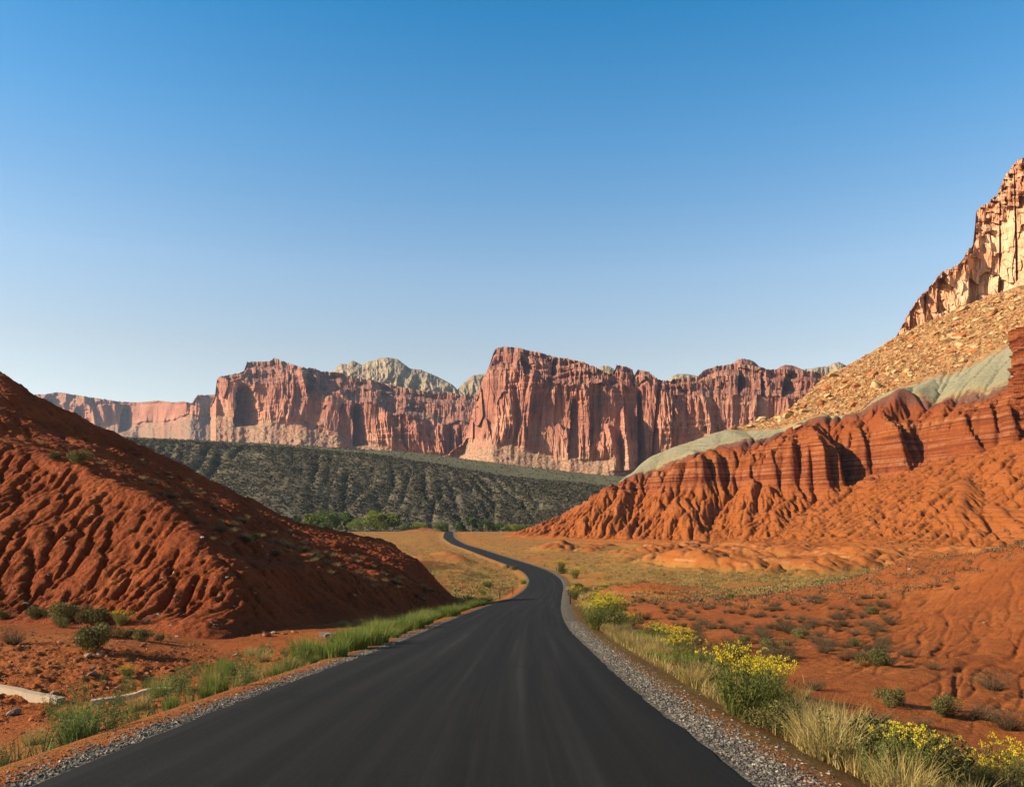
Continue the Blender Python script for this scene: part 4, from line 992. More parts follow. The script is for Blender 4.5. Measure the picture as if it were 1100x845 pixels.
def plants():
    tz = lambda x, y: float(terrain_z(np.array([x]), np.array([y]))[0])
    R = random.Random(5)
    # --- left verge: fresh green grass, denser between 20 and 60 m
    n = 0
    while n < 128:
        y = 9 + 70 * R.random() ** 1.25
        dens = min(1, max(.12, (y - 15) / 9)) * (1 if y < 52 else .55)
        if R.random() > dens * (.15 + 1.2 * max(0, .5 + .9 * float(perlin(np.array([y / 3.1]), np.array([.4]), 66)[0]))): continue
        off = R.uniform(3.55, 5.6) if y > 20 else R.uniform(4.0, 6.2)
        x = float(road_x(y)) - off; s = R.uniform(.45, 1.1) * (1.0 if y > 22 else .7)
        put('green_grass', x, y, tz(x, y) - .02, s, 'green grass clump in the fringe along the left road edge', 'grass clump', 'green grass clumps along the left road edge'); n += 1
    for i in range(105):
        y = 7.5 + 22 * R.random(); off = R.uniform(3.7, 8.2)
        x = float(road_x(y)) - off
        put('roadside_weed', x, y, tz(x, y) - .02, R.uniform(.2, .7), 'grey green leafy weed on the stony left verge', 'weed', 'leafy weeds on the left verge')
    for i in range(26):
        y = 9 + 34 * R.random(); x = float(road_x(y)) - R.uniform(4.4, 8.5)
        put('straw_grass', x, y, tz(x, y) - .02, R.uniform(.35, .7), 'dry straw tuft among the weeds of the left verge', 'grass tuft', 'dry tufts on the left verge')
    # --- bushes inside the far left bend
    for px, py, s, kind, lab in [(519, 639, 1.1, 'green_grass', 'lone tall green grass clump before the first left post'), (524, 632, 1.6, 'rabbitbrush', 'yellow green bush beside the two left road posts'),
                                 (553, 612, 1.7, 'olive_shrub', 'olive bush beside the post inside the far bend'), (545, 610, 1.4, 'olive_shrub', 'olive shrub left of the bush inside the far bend'), (562, 627, 1.4, 'green_grass', 'green grass clump at the inner edge of the bend'), (517, 645, 1.4, 'straw_grass', 'straw clump at the foot of the left verge near the dark bank'),
                                 (527, 645, .9, 'green_grass', 'short green clump just below the first left post')]:
        h = hit(px, py)
        if h: put(kind, *h, s, lab, 'bush' if 'bush' in lab or 'shrub' in lab else 'grass clump')
    # --- right verge
    n = 0
    while n < 118:
        y = 7.2 + 62 * R.random() ** 1.5
        off = R.uniform(4.35, 6.2) + .012 * y + (0 if R.random() < .8 else R.uniform(0, 1.5))
        x = float(road_x(y)) + off
        put('straw_grass', x, y, tz(x, y) - .02, R.uniform(.45, .95) * (.8 if y < 10 else 1) * (1 if off < 5.8 else .7), 'straw coloured grass clump in the strip along the right gravel shoulder', 'grass clump', 'straw grass along the right shoulder'); n += 1
    for i in range(46):
        y = 8 + 62 * R.random() ** 1.3; x = float(road_x(y)) + R.uniform(4.4, 6.3) + .01 * y
        put('green_grass', x, y, tz(x, y) - .02, R.uniform(.3, .65), 'low green grass tuft between the straw clumps right of the road', 'grass tuft', 'green tufts along the right shoulder')
    for i in range(40):
        y = 8.5 + 60 * R.random(); x = float(road_x(y)) + R.uniform(5.0, 7.4)
        put('brown_shrub', x, y, tz(x, y) - .03, R.uniform(.6, 1.15), 'brown twiggy shrub behind the straw grass of the right verge', 'shrub', 'twiggy shrubs of the right verge')
    for px, py, s, kind, lab in [(795, 770, .85, 'rabbitbrush', 'large yellow flowered rabbitbrush, left half of the pair midway on the right verge'), (822, 770, .78, 'rabbitbrush', 'yellow flowered rabbitbrush touching the large one on the right verge'),
                                 (735, 716, .75, 'rabbitbrush', 'small rabbitbrush with yellow tips above the straw grass'), (652, 672, 1.5, 'rabbitbrush', 'tall yellowish rabbitbrush at the end of the near right verge'), (638, 676, 1.15, 'rabbitbrush', 'yellow green rabbitbrush nearest the gravel below the right posts'),
                                 (668, 676, 1.5, 'olive_shrub', 'dark olive shrub behind the tall yellowish rabbitbrush'), (664, 664, 1.2, 'rabbitbrush', 'yellowish brush above the dark olive shrub'), (617, 644, 1.4, 'rabbitbrush', 'yellow green brush right behind the nearer right post'), (622, 633, 1.8, 'olive_shrub', 'green shrub up the verge from the right posts'),
                                 (628, 637, 1.5, 'olive_shrub', 'olive shrub right of the two posts'), (618, 621, 1.9, 'rabbitbrush', 'round yellow topped bush beside the outer bend'), (603, 612, 2.0, 'rabbitbrush', 'yellow topped bush at the outer bend post'), (604, 616, 2.2, 'olive_shrub', 'dark shrub under the yellow bush of the outer bend'),
                                 (890, 818, .95, 'straw_grass', 'big tan feathery grass clump around the thistle stalk'), (912, 812, .95, 'straw_grass', 'tan feathery grass clump right of the thistle stalk'), (872, 806, .8, 'straw_grass', 'tan grass clump left of the thistle stalk'),
                                 (960, 838, .95, 'olive_shrub', 'grey green brush clump right of the tan grass'), (985, 836, 1.0, 'olive_shrub', 'grey green brush clump nearest the lower right yellow flowers'), (972, 845, .55, 'rabbitbrush', 'green rabbitbrush low at the lower right verge'), (940, 840, .6, 'roadside_weed', 'yellow green weed clump before the grey green brush'),
                                 (1080, 862, .72, 'rabbitbrush', 'rabbitbrush with bright yellow heads in the lower right corner'), (1050, 858, .42, 'rabbitbrush', 'smaller rabbitbrush left of the bright yellow corner one'), (1102, 852, .55, 'rabbitbrush', 'rabbitbrush cut by the right frame edge'),
                                 (850, 792, .7, 'brown_shrub', 'brown shrub between the rabbitbrush and the tan grass'), (838, 790, .7, 'olive_shrub', 'olive shrub below the yellow rabbitbrush pair')]:
        h = hit(px, min(py, 862))
        if h: put(kind, *h, s, lab, sz=s * (1.3 if kind == 'rabbitbrush' else 1), cat='bush' if kind in ('rabbitbrush', 'olive_shrub', 'brown_shrub') else 'grass clump')
    for i in range(34):
        y = 14 + 110 * R.random() ** 1.3; side = 1 if R.random() < .74 else -1
        x = float(road_x(y)) + side * (R.uniform(4.6, 7.0) + .02 * y)
        if side < 0 and y < 66: continue
        if float(terrain_z(np.array([x]), np.array([y]))[0]) - float(ground_z(np.array([x]), np.array([y]))[0]) > .3: continue
        s = R.uniform(.4, .8) * (1 + .004 * y)
        lab = ('small yellow green rabbitbrush in the strip beyond the right gravel edge', 'small rabbitbrush along the right verge') if side > 0 else ('small yellow green rabbitbrush beyond the left road edge', 'small rabbitbrush along the left verge')
        put('rabbitbrush', x, y, tz(x, y) - .03, s, lab[0], 'bush', lab[1], sz=s * 1.15)
    # --- shrubs on the right-hand red slope (column, row of foot, width in photo pixels)
    named = [(1068, 741, 42, 'brown_shrub', 'large brown twiggy shrub highest on the red slope at right'), (957, 757, 32, 'olive_shrub', 'pale olive shrub left of the low shrub row on the red slope'), (1020, 768, 36, 'olive_shrub', 'long olive shrub in the middle of the low row'), (1054, 772, 36, 'brown_shrub', 'dark shrub at the right end of the low row'),
             (952, 777, 22, 'brown_shrub', 'small brown shrub just above the grey green brush'), (991, 781, 26, 'brown_shrub', 'dark brown shrub casting a long shadow below the low row'), (1084, 784, 46, 'brown_shrub', 'wide brown shrub near the right frame edge'), (875, 741, 28, 'brown_shrub', 'round brown shrub right of the yellow rabbitbrush pair'),
             (1002, 719, 20, 'brown_shrub', 'brown shrub alone halfway up the rilled slope'), (975, 705, 22, 'brown_shrub', 'brown shrub second up the rilled slope'), (948, 696, 18, 'brown_shrub', 'brown shrub third up the rilled slope'), (918, 694, 16, 'olive_shrub', 'olive shrub on the rilled slope next to the flat'),
             (936, 660, 15, 'olive_shrub', 'olive shrub below the lit mound edge'), (877, 690, 22, 'brown_shrub', 'brown shrub where the flat meets the rilled slope'), (848, 680, 26, 'brown_shrub', 'wide brown shrub on the middle of the flat'), (784, 644, 12, 'olive_shrub', 'green shrub left of the pale topped mound'), (1027, 633, 10, 'brown_shrub', 'tiny shrub high on the mound near its rim'), (1007, 630, 10, 'brown_shrub', 'tiny shrub just left on the mound rim')]
    for px, py, w, kind, lab in named:
        h = hit(px, py)
        if h: put(kind, *h, w * h[1] / F / 1.05, lab, 'shrub')
    n = 0
    while n < 230:
        px = R.uniform(640, 960); py = 640 + 75 * R.random()
        y = None
        h = hit(px, py)
        if not h or h[0] - float(road_x(h[1])) < 6.5 or h[1] > 140: n += .2; continue
        put('brown_shrub' if R.random() < .95 else 'olive_shrub', *h, R.uniform(.38, .95), 'small dark shrub scattered over the red flat right of the road', 'shrub', 'shrubs scattered over the right-hand flat'); n += 1
    # --- shrubs at the foot of the left hill
    for px, py, w, kind, lab in [(70, 668, 36, 'olive_shrub', 'bright olive mound shaped shrub against the foot of the red hill'), (66, 674, 18, 'olive_shrub', 'small olive shrub in front of the mound shaped one'), (102, 670, 32, 'olive_shrub', 'dark olive shrub right of the mound shaped one at the hill foot'),
                                 (97, 698, 46, 'olive_shrub', 'largest round grey green shrub on the bare red flat'), (111, 684, 26, 'olive_shrub', 'yellowish shrub behind the largest round shrub'), (133, 685, 18, 'olive_shrub', 'small yellowish shrub right of the largest one'), (153, 688, 24, 'olive_shrub', 'compact olive shrub at the right of the shrub group'),
                                 (171, 688, 13, 'olive_shrub', 'tiny green shrub beside the compact olive one'), (183, 687, 10, 'roadside_weed', 'tiny pale weed at the right end of the shrub group'), (130, 671, 18, 'rabbitbrush', 'yellow orange shrub behind the group at the hill foot'), (156, 670, 16, 'brown_shrub', 'brown shrub at the foot of the rilled face'),
                                 (3, 664, 14, 'olive_shrub', 'olive shrub cut by the left frame edge at the hill foot'), (38, 664, 22, 'olive_shrub', 'flat olive shrub between the frame edge and the mound shaped one'), (14, 691, 36, 'brown_shrub', 'brown dry shrub on the bare flat by the left frame edge'), (110, 735, 14, 'roadside_weed', 'tall yellow green weed behind the pale beams'),
                                 (136, 745, 22, 'roadside_weed', 'feathery green weed beside the right pale beam'), (138, 728, 16, 'rabbitbrush', 'yellow topped weed above the right pale beam')]:
        h = hit(px, py)
        if h: put(kind, *h, w * h[1] / F / 1.05, lab, 'shrub' if 'shrub' in lab else 'weed')
    # --- tufts on the left hill
    for px, py, w, kind, lab in [(85, 498, 26, 'olive_shrub', 'wide olive shrub on the bench high on the red hill'), (58, 494, 16, 'olive_shrub', 'olive shrub left on the bench of the red hill'), (108, 499, 12, 'pale_tuft', 'pale tuft right on the bench of the red hill'), (179, 533, 12, 'pale_tuft', 'pale tuft above the lit spur of the red hill'),
                                 (236, 564, 16, 'pale_tuft', 'pale dry tuft on the shaded slope above the spur nose'), (273, 580, 12, 'olive_shrub', 'yellow green shrub on the shaded slope'), (139, 570, 9, 'pale_tuft', 'pale tuft alone on the rilled lit face'), (43, 478, 13, 'pale_tuft', 'pale tuft near the left top of the red hill')]:
        h = hit(px, py)
        if h: put(kind, *h, w * h[1] / F / 1.05, lab, 'shrub' if 'shrub' in lab else 'tuft')
    n = 0
    while n < 110:
        px = R.uniform(140, 470); lo = np.interp(px, [140, 300, 470], [492, 572, 640]); hi = np.interp(px, [140, 240, 300, 470], [505, 590, 603, 650])
        py = R.uniform(lo - 6, hi)
        h = hit(px, py)
        if not h or h[1] > 100: n += .3; continue
        put('pale_tuft' if R.random() < .65 else 'brown_shrub', *h, R.uniform(.35, .9), 'small dry tuft dotted over the shaded back slope of the red hill', 'tuft', 'dry tufts on the back slope of the red hill'); n += 1

def thistle():
    h = hit(891, 818)
    if not h: return
    x, y, z = h
    st = blades(5, (.40, .62), .03, .12, .006, 5, 900, 1.2, (.5, .9)); v = st[0]
    r = np.random.default_rng(901)
    C = np.concatenate([v[r.integers(0, len(v), 120)] + r.normal(0, .02, (120, 3))])
    o = add_obj('thistle', pmesh('thistle', [st[:3], leaves(C, .035, 902, (.3, 1), .2, 4)], 'weed'), None, (x, y, z))
    set_props(o, 'tall dry thistle stalk standing in the tan grass', 'thistle')
    hd = np.repeat(st[3], 40, 0) + r.normal(0, .013, (200, 3))
    add_obj('seed_heads', pmesh('seed_heads', [leaves(hd, .012, 903, (0, 1), .5, 1.5)], 'pale'), o)

# ------------------------------------------------------------------ trees in the valley
def trees():
    def limb(p0, p1, r0, r1, n=6):
        p0, p1 = np.array(p0), np.array(p1); d = p1 - p0; a = np.cross(d, [.3, .9, .2]); a /= np.linalg.norm(a); b = np.cross(d, a); b /= np.linalg.norm(b)
        an = np.arange(n) / n * 2 * np.pi; ring = np.cos(an)[:, None] * a + np.sin(an)[:, None] * b
        V = np.concatenate([p0 + ring * r0, (p0 + p1) / 2 + ring * (r0 + r1) / 2 + np.random.default_rng(3).normal(0, r0 * .3, 3), p1 + ring * r1])
        Fq = np.array([(k * n + i, k * n + (i + 1) % n, (k + 1) * n + (i + 1) % n, (k + 1) * n + i) for k in range(2) for i in range(n)])
        return V, Fq, np.full(3 * n, .5)
    def make(seed, W, H, mat, lumps, nleaf):
        r = np.random.default_rng(seed); parts = [limb((0, 0, -.6), (.15 * W * r.normal(), .1 * W * r.normal(), H * .45), .05 * H * .5, .03 * H * .5)]
        L = np.stack([r.uniform(-.36, .36, lumps) * W, r.uniform(-.36, .36, lumps) * W, H * r.uniform(.22, .78, lumps)], -1)
        L[:, 2] = np.minimum(L[:, 2], H * (.86 - .5 * (np.hypot(L[:, 0], L[:, 1]) / (.5 * W)) ** 2))
        for q in L[:7]: parts.append(limb((0, 0, H * .2), q, .018 * H, .006 * H))
        R = W * r.uniform(.11, .20, lumps)
        k = r.integers(0, lumps, nleaf); d = r.normal(size=(nleaf, 3)); d /= np.linalg.norm(d, axis=1, keepdims=True)
        P = L[k] + d * (R[k, None] * np.array([1, 1, .8])) * (.55 + .5 * r.random((nleaf, 1)))
        P = P[P[:, 2] > .05 * H]
        tn = np.repeat(np.clip(.45 + .3 * r.normal(size=lumps), 0, 1)[k][:len(P)], 4)
        lv = leaves(P, .045 * H * .75, seed + 1, (0, 1), .5, 1.6)
        lv = (lv[0], lv[1], np.clip(.55 * lv[2] + .45 * tn, 0, 1))
        return pmesh('trunk', parts, 'bark'), pmesh('crown', [lv], mat)
    spec = [(355, 570, 36, 26, 'tree', 'dense dark green cottonwood left of the bright one', 640), (334, 568, 20, 20, 'tree_light', 'half hidden light green tree behind the hill edge', 650), (372, 570, 18, 24, 'tree', 'dark tree close behind the dense cottonwood', 655),
            (346, 569, 18, 20, 'tree', 'green tree touching the left of the dense cottonwood', 648), (408, 571, 40, 26, 'tree_light', 'largest bright yellow green cottonwood in the valley', 625), (386, 571, 28, 16, 'tree_light', 'low bright green tree left of the largest cottonwood', 622), (421, 571, 20, 22, 'tree', 'dark green tree at the right of the largest cottonwood', 632),
            (318, 563, 14, 14, 'tree', 'small dark tree highest behind the hill edge', 690), (495, 569, 14, 14, 'tree', 'left tree of the row behind the road end', 640), (507, 569, 15, 16, 'tree', 'rounded tree second in the row behind the road end', 645), (521, 569, 16, 13, 'tree', 'dark tree in the middle of the row behind the road end', 640),
            (534, 570, 16, 12, 'tree', 'low dark tree fourth in the row before the ridge foot', 650), (548, 570, 16, 10, 'tree_light', 'low light green tree at the right end of the row', 650), (562, 570, 14, 8, 'tree', 'smallest tree of the row beside the red slope', 655), (452, 567, 18, 8, 'tree_light', 'low light green tree behind the small red mound', 670), (474, 568, 20, 9, 'tree', 'low dark tree between the red mound and the road end', 665), (438, 567, 16, 7, 'tree', 'low dark tree left of the small red mound', 672)]
    for i, (px, py, w, h, mt, lab, Y) in enumerate(spec):
        x = (px - CX) / F * Y; W, H = w * Y / F, h * Y / F * 1.05
        z = float(terrain_z(np.array([x]), np.array([float(Y)]))[0])
        H = max(H, (EYE + (HY - (py - h)) / F * Y) - z)
        tr, cr = make(1000 + i * 7, W, H, mt, 16, 2600)
        root = bpy.data.objects.new('cottonwood_tree', None); COL.objects.link(root); root.location = (x, Y, z); root.empty_display_size = .5
        set_props(root, lab, 'tree')
        add_obj('trunk', tr, root); add_obj('crown', cr, root)

# ------------------------------------------------------------------ masses of scrub, gravel and rubble
def masses():
    r = np.random.default_rng(77)
    # scrub on the ridge
    N = 110000
    x = r.uniform(-480, 160, N); y = r.uniform(690, 860, N) ; y[:5000] = r.uniform(850, 1150, 5000)
    dn = fbm(x / 30, y / 30, 171, 3) > (-.75 + .8 * r.random(N)); x, y = x[dn], y[dn]
    z = RIDGE.z(x, y); g = ground_z(x, y); ok = z > g - .3; x, y, z = x[ok], y[ok], z[ok]
    C = np.stack([x, y, z], -1); n = len(C); s = .3 + 1.15 * r.random(n) ** 3
    q = np.repeat(C, 5, 0) + r.normal(size=(n * 5, 3)) * np.repeat(s, 5)[:, None] * np.array([.5, .5, .25]) + np.repeat(s, 5)[:, None] * np.array([0, 0, .45])
    V, Fq, T = leaves(q, 1.0, 172, (0, 1), .6, 1.3)
    V = np.repeat(q, 4, 0) + (V - np.repeat(q, 4, 0)) * np.repeat(s, 20)[:, None] * .62
    o = add_obj('ridge_scrub', mesh_data('ridge_scrub', V, Fq, PM['scrub'], False, {'tint': T})); set_props(o, 'dark scrub covering the olive ridge', kind='stuff')
    # low scrub and straw on the valley floor
    for nm, mt, N, sz, lab in (('valley_scrub', 'olive', 8000, (.3, .75), 'low olive scrub on the valley floor'), ('valley_straw', 'straw', 24000, (.22, .55), 'thin straw tufts on the valley floor'), ('flat_scrub', 'sage', 5200, (.25, .6), 'low brown scrub on the red flats')):
        if nm == 'flat_scrub': y = np.exp(r.uniform(math.log(62), math.log(300), N)); a = r.uniform(-.55, .7, N)
        else: y = np.exp(r.uniform(math.log(88), math.log(620), N)); a = r.uniform(-.4, .68, N)
        x = a * y
        zz, d, hum = ground_parts(x, y)
        ok = (np.abs(d) > 5.0) & (hum < (3.2 if nm == 'flat_scrub' else 1.0)) & (fbm(x / 22, y / 22, 175, 3) > -.22)
        t = terrain_z(x, y); ok &= (t - zz) < .4
        if nm == 'flat_scrub': ok &= (d > 7) | (y > 110)
        x, y, t = x[ok], y[ok], t[ok]; n = len(x); s = r.uniform(sz[0], sz[1], n)
        K = 26
        C = np.stack([x, y, t], -1)
        q = np.repeat(C, K, 0) + r.normal(size=(n * K, 3)) * np.repeat(s, K)[:, None] * np.array([.5, .5, .2]) + np.repeat(s, K)[:, None] * np.array([0, 0, .35])
        V, Fq, T = leaves(q, 1.0, 176, (0, 1), .9, 1.8)
        V = np.repeat(q, 4, 0) + (V - np.repeat(q, 4, 0)) * np.repeat(s, 4 * K)[:, None] * .15
        o = add_obj(nm, mesh_data(nm, V, Fq, PM[mt], False, {'tint': T})); set_props(o, lab, kind='stuff')
    # dark scrub dots on the lower badland slopes
    N = 2600; x = r.uniform(40, 300, N); y = r.uniform(190, 470, N); zn = ZONE.z(x, y); t = FIELDS[1].z(x, y); g = ground_z(x, y)
    ok = (zn > .02) & (zn < .95) & (t > g + .3) & (fbm(x / 25, y / 25, 178, 3) > .02) & (x > 90); x, y, t = x[ok], y[ok], t[ok]; n = len(x); s = r.uniform(.35, .95, n); K = 18
    q = np.repeat(np.stack([x, y, t], -1), K, 0) + r.normal(size=(n * K, 3)) * np.repeat(s, K)[:, None] * np.array([.5, .5, .25]) + np.repeat(s, K)[:, None] * np.array([0, 0, .3])
    V, Fq, T = leaves(q, .22, 179, (0, 1), .9, 1.8)
    set_props(add_obj('slope_scrub', mesh_data('slope_scrub', V, Fq, PM['sage'], False, {'tint': T})), 'small dark scrub dotted over the lower badland slope', kind='stuff')
    # thin verge litter: short dry blades between the clumps
    for side, N, mt, nm, lab in ((1, 5200, 'straw', 'verge_straw', 'short dry grass along the right verge'), (-1, 2600, 'weed', 'verge_weeds', 'short thin weeds along the left verge')):
        y = 6.5 + 75 * r.random(N) ** 1.5; off = 3.9 + .01 * y + np.abs(r.normal(0, 1.0, N)) + (.35 if side > 0 else 0)
        x = road_x(y) + side * off; z = ground_z(x, y)
        V, Fq, T, tips = blades(N, (.08, .32), .01, .5, .006, 2, 180, 1.5, (0, 1))
        V = V.reshape(N, 6, 3) * (1 + .012 * y)[:, None, None] + np.stack([x, y, z - .01], -1)[:, None]
        o = add_obj(nm, mesh_data(nm, V.reshape(-1, 3), Fq, PM[mt], False, {'tint': T})); set_props(o, lab, kind='stuff')
    # gravel on both shoulders and stones in the churned dirt
    pr = []
    for me in PROTO['stone'][:3]:
        import bmesh
        bm = bmesh.new()
        for q in r.normal(size=(9, 3)): q = q / np.linalg.norm(q); bm.verts.new((q[0] * .5, q[1] * .4, q[2] * .3))
        g = bmesh.ops.convex_hull(bm, input=bm.verts); bmesh.ops.triangulate(bm, faces=bm.faces)
        bm.verts.index_update()
        pr.append((np.array([v.co[:] for v in bm.verts]), np.array([[v.index for v in f.verts] for f in bm.faces]))); bm.free()
    def stones(nm, x, y, z, s, mat, lab):
        Vs, Fs, o = [], [], 0
        k = r.integers(0, 3, len(x)); az = r.uniform(0, 6.28, len(x))
        for i in range(3):
            m = k == i; v, f = pr[i]; n = int(m.sum())
            c, sn = np.cos(az[m])[:, None], np.sin(az[m])[:, None]
            P = np.stack([v[None, :, 0] * c - v[None, :, 1] * sn, v[None, :, 0] * sn + v[None, :, 1] * c, v[None, :, 2] + 0 * c], -1) * s[m][:, None, None]
            P += np.stack([x[m], y[m], z[m]], -1)[:, None]
            Vs.append(P.reshape(-1, 3)); Fs.append((f[None] + (np.arange(n) * len(v))[:, None, None]).reshape(-1, 3) + o); o += n * len(v)
        me = mesh_data(nm, np.concatenate(Vs), np.concatenate(Fs), mat, False); ob = add_obj(nm, me); set_props(ob, lab, kind='stuff')
    N = 15000
    y = 5.5 + 36 * r.random(N) ** 1.7; sd = np.where(r.random(N) < .68, 1, -1); off = 3.02 + np.abs(r.normal(0, 1, N)) * np.where(sd > 0, .32, .24) + np.where(sd > 0, .009 * y * r.random(N), 0)
    x = road_x(y) + sd * off; z = ground_z(x, y); s = (.018 + .035 * r.random(N) ** 2) * (1 + .012 * y)
    stones('gravel', x, y, z + .004, s, PM['gravel'], 'grey gravel of the road shoulders')
    N = 5200
    y = 12 + 19 * r.random(N); x = road_x(y) - 5 - 12 * r.random(N); z = ground_z(x, y); s = .025 + .15 * r.random(N) ** 4
    stones('rubble', x, y, z, s, PM['rock_red'], 'small red stones on the churned dirt left of the road')
    N = 3000
    y = 12 + 44 * r.random(N); x = road_x(y) + 6 + 24 * r.random(N); z = ground_z(x, y); s = .02 + .09 * r.random(N) ** 4
    stones('small_stones', x, y, z, s, PM['rock_red'], 'scattered small stones on the right-hand red slope')
    # talus: small blocks in the mass, the largest as things
    N = 26000
    x = r.uniform(120, 330, N); y = r.uniform(390, 560, N); zn = ZONE.z(x, y); zt = FIELDS[1].z(x, y)
    ok = (zn > 4.02 + .1 * r.random(N)) & (zn < 5.1) & (x < y * .72) & (zt > 0); x, y, zt = x[ok], y[ok], zt[ok]
    n = len(x); s = .7 + 2.4 * r.random(n) ** 3
    big = r.random(n) < .55
    stones('talus_rubble', x[big], y[big], zt[big] + .1, s[big], PM['rock_tan'], 'tan blocks covering the slope below the tall cliff')
    stones('talus_rubble', x[~big], y[~big], zt[~big] + .1, s[~big] * .9, PM['rock_rust'], 'rusty blocks covering the slope below the tall cliff')

def mat_gravel():
    t = NT('grey_gravel'); c = t.coord()
    v = t.vor(c, 22, out='Color'); b = t.n('ShaderNodeRGBToBW'); t.l(v, b.inputs[0])
    return t.finish(t.ramp(b.outputs[0], [(.1, (.040, .033, .026)), (.5, (.11, .092, .072)), (.8, (.20, .17, .13)), (1, (.36, .29, .21))]), .9, None, .2)
PM['gravel'] = mat_gravel()

def boulders():
    R = random.Random(9); n = 0; tries = 0
    while n < 240 and tries < 4000:
        tries += 1
        x = R.uniform(130, 325); y = R.uniform(395, 548)
        zn = float(ZONE.z(x, y)); 
        if zn < 4.05 or zn > 4.95 or x > y * .66: continue
        z = float(FIELDS[1].z(x, y)); s = 2.0 + 5.5 * R.random() ** 2.6
        if R.random() < .68: stone('rock_tan', x, y, z + s * .02, s, 'boulder', 'tan angular boulder on the rock slope below the tall cliff', 'boulder', 'tan boulders on the rock slope', .8)
        else: stone('rock_rust', x, y, z + s * .02, s, 'boulder', 'rust red boulder on the rock slope below the tall cliff', 'boulder', 'rust red boulders on the rock slope', .8)
        n += 1
    for px, py, w, mat, lab in [(858, 459, 11, 'rock_tan', 'big tan boulder resting at the lower left end of the rock slope'), (845, 448, 11, 'rock_tan', 'flat tan slab above the big tan boulder at the slope end'), (857, 440, 10, 'rock_tan', 'tan boulder perched right above the flat slab'), (873, 413, 8, 'rock_tan', 'pale boulder on the skyline of the rock slope'),
                                (888, 419, 12, 'rock_rust', 'long rust red slab below the skyline of the rock slope'), (912, 409, 12, 'rock_rust', 'orange slab high on the skyline side of the rock slope'), (881, 434, 10, 'rock_rust', 'rust boulder above the purple topped dome')]:
        h = hit(px, py)
        if h: stone(mat, h[0], h[1], h[2] + .3, w * h[1] / F, 'boulder', lab, 'boulder', None, .8)
    # stones on the left, told apart one by one where they show well
    for px, py, w, mat, lab in [(287, 683, 9, 'rock_red', 'round red boulder at the foot of the shaded bank'), (95, 705, 8, 'rock_grey', 'pale grey stone below the largest round shrub'), (107, 703, 10, 'rock_grey', 'flat pale stone right of the grey one below the shrub'), (99, 725, 9, 'rock_grey', 'grey rounded stone above the gap between the beams'),
                                (70, 775, 12, 'rock_grey', 'grey stone among weeds below the right beam'), (57, 745, 8, 'rock_grey', 'pale stone touching the end of the left beam'), (15, 767, 14, 'rock_grey', 'light angular stone below the left beam'), (60, 758, 10, 'rock_grey', 'leaning pale slab near the gap between the beams')]:
        h = hit(px, py)
        if h: stone(mat, h[0], h[1], h[2] + .02, w * h[1] / F, 'rock', lab, 'rock', None, .8)
    n = 0
    while n < 70:
        px = R.uniform(0, 330); py = R.uniform(690, 760) - max(0, px - 200) * .12; h = hit(px, py)
        if not h or h[0] > float(road_x(h[1])) - 4.6: n += .2; continue
        stone('rock_red' if R.random() < .7 else 'rock_grey', h[0], h[1], h[2], (3 + 6 * R.random() ** 2) * h[1] / F, 'rock', 'loose stone on the churned red dirt left of the road', 'rock', 'loose stones on the churned dirt', .8); n += 1
    for i in range(45):
        px = R.uniform(0, 300); py = R.uniform(540, 690); h = hit(px, py)
        if not h or h[1] > 75: continue
        stone('rock_grey', h[0], h[1], h[2], R.uniform(.08, .25), 'rock', 'small pale stone lodged in the lit face of the red hill', 'rock', 'pale stones on the red hill', .8)
    for px, py, w in [(758, 674, 4), (683, 666, 5), (669, 661, 4), (977, 612, 5), (1057, 669, 3), (676, 668, 4)]:
        h = hit(px, py)
        if h: stone('rock_grey', h[0], h[1], h[2] + .03, w * h[1] / F, 'rock', 'white stone lying on the red flat right of the road', 'rock', 'white stones on the right-hand flat', .7)

# ------------------------------------------------------------------ made things
def simple(name, col, rough=.6, sc=20, spec=.3, var=.3):
    t = NT(name); c = t.coord(); n = t.noise(c, sc, 4, .6)
    return t.finish(t.mix(t.gray(n, .35, .7, 0, var), col, tuple(q * .5 for q in col)), rough, t.bump(n, .004, .5), spec)

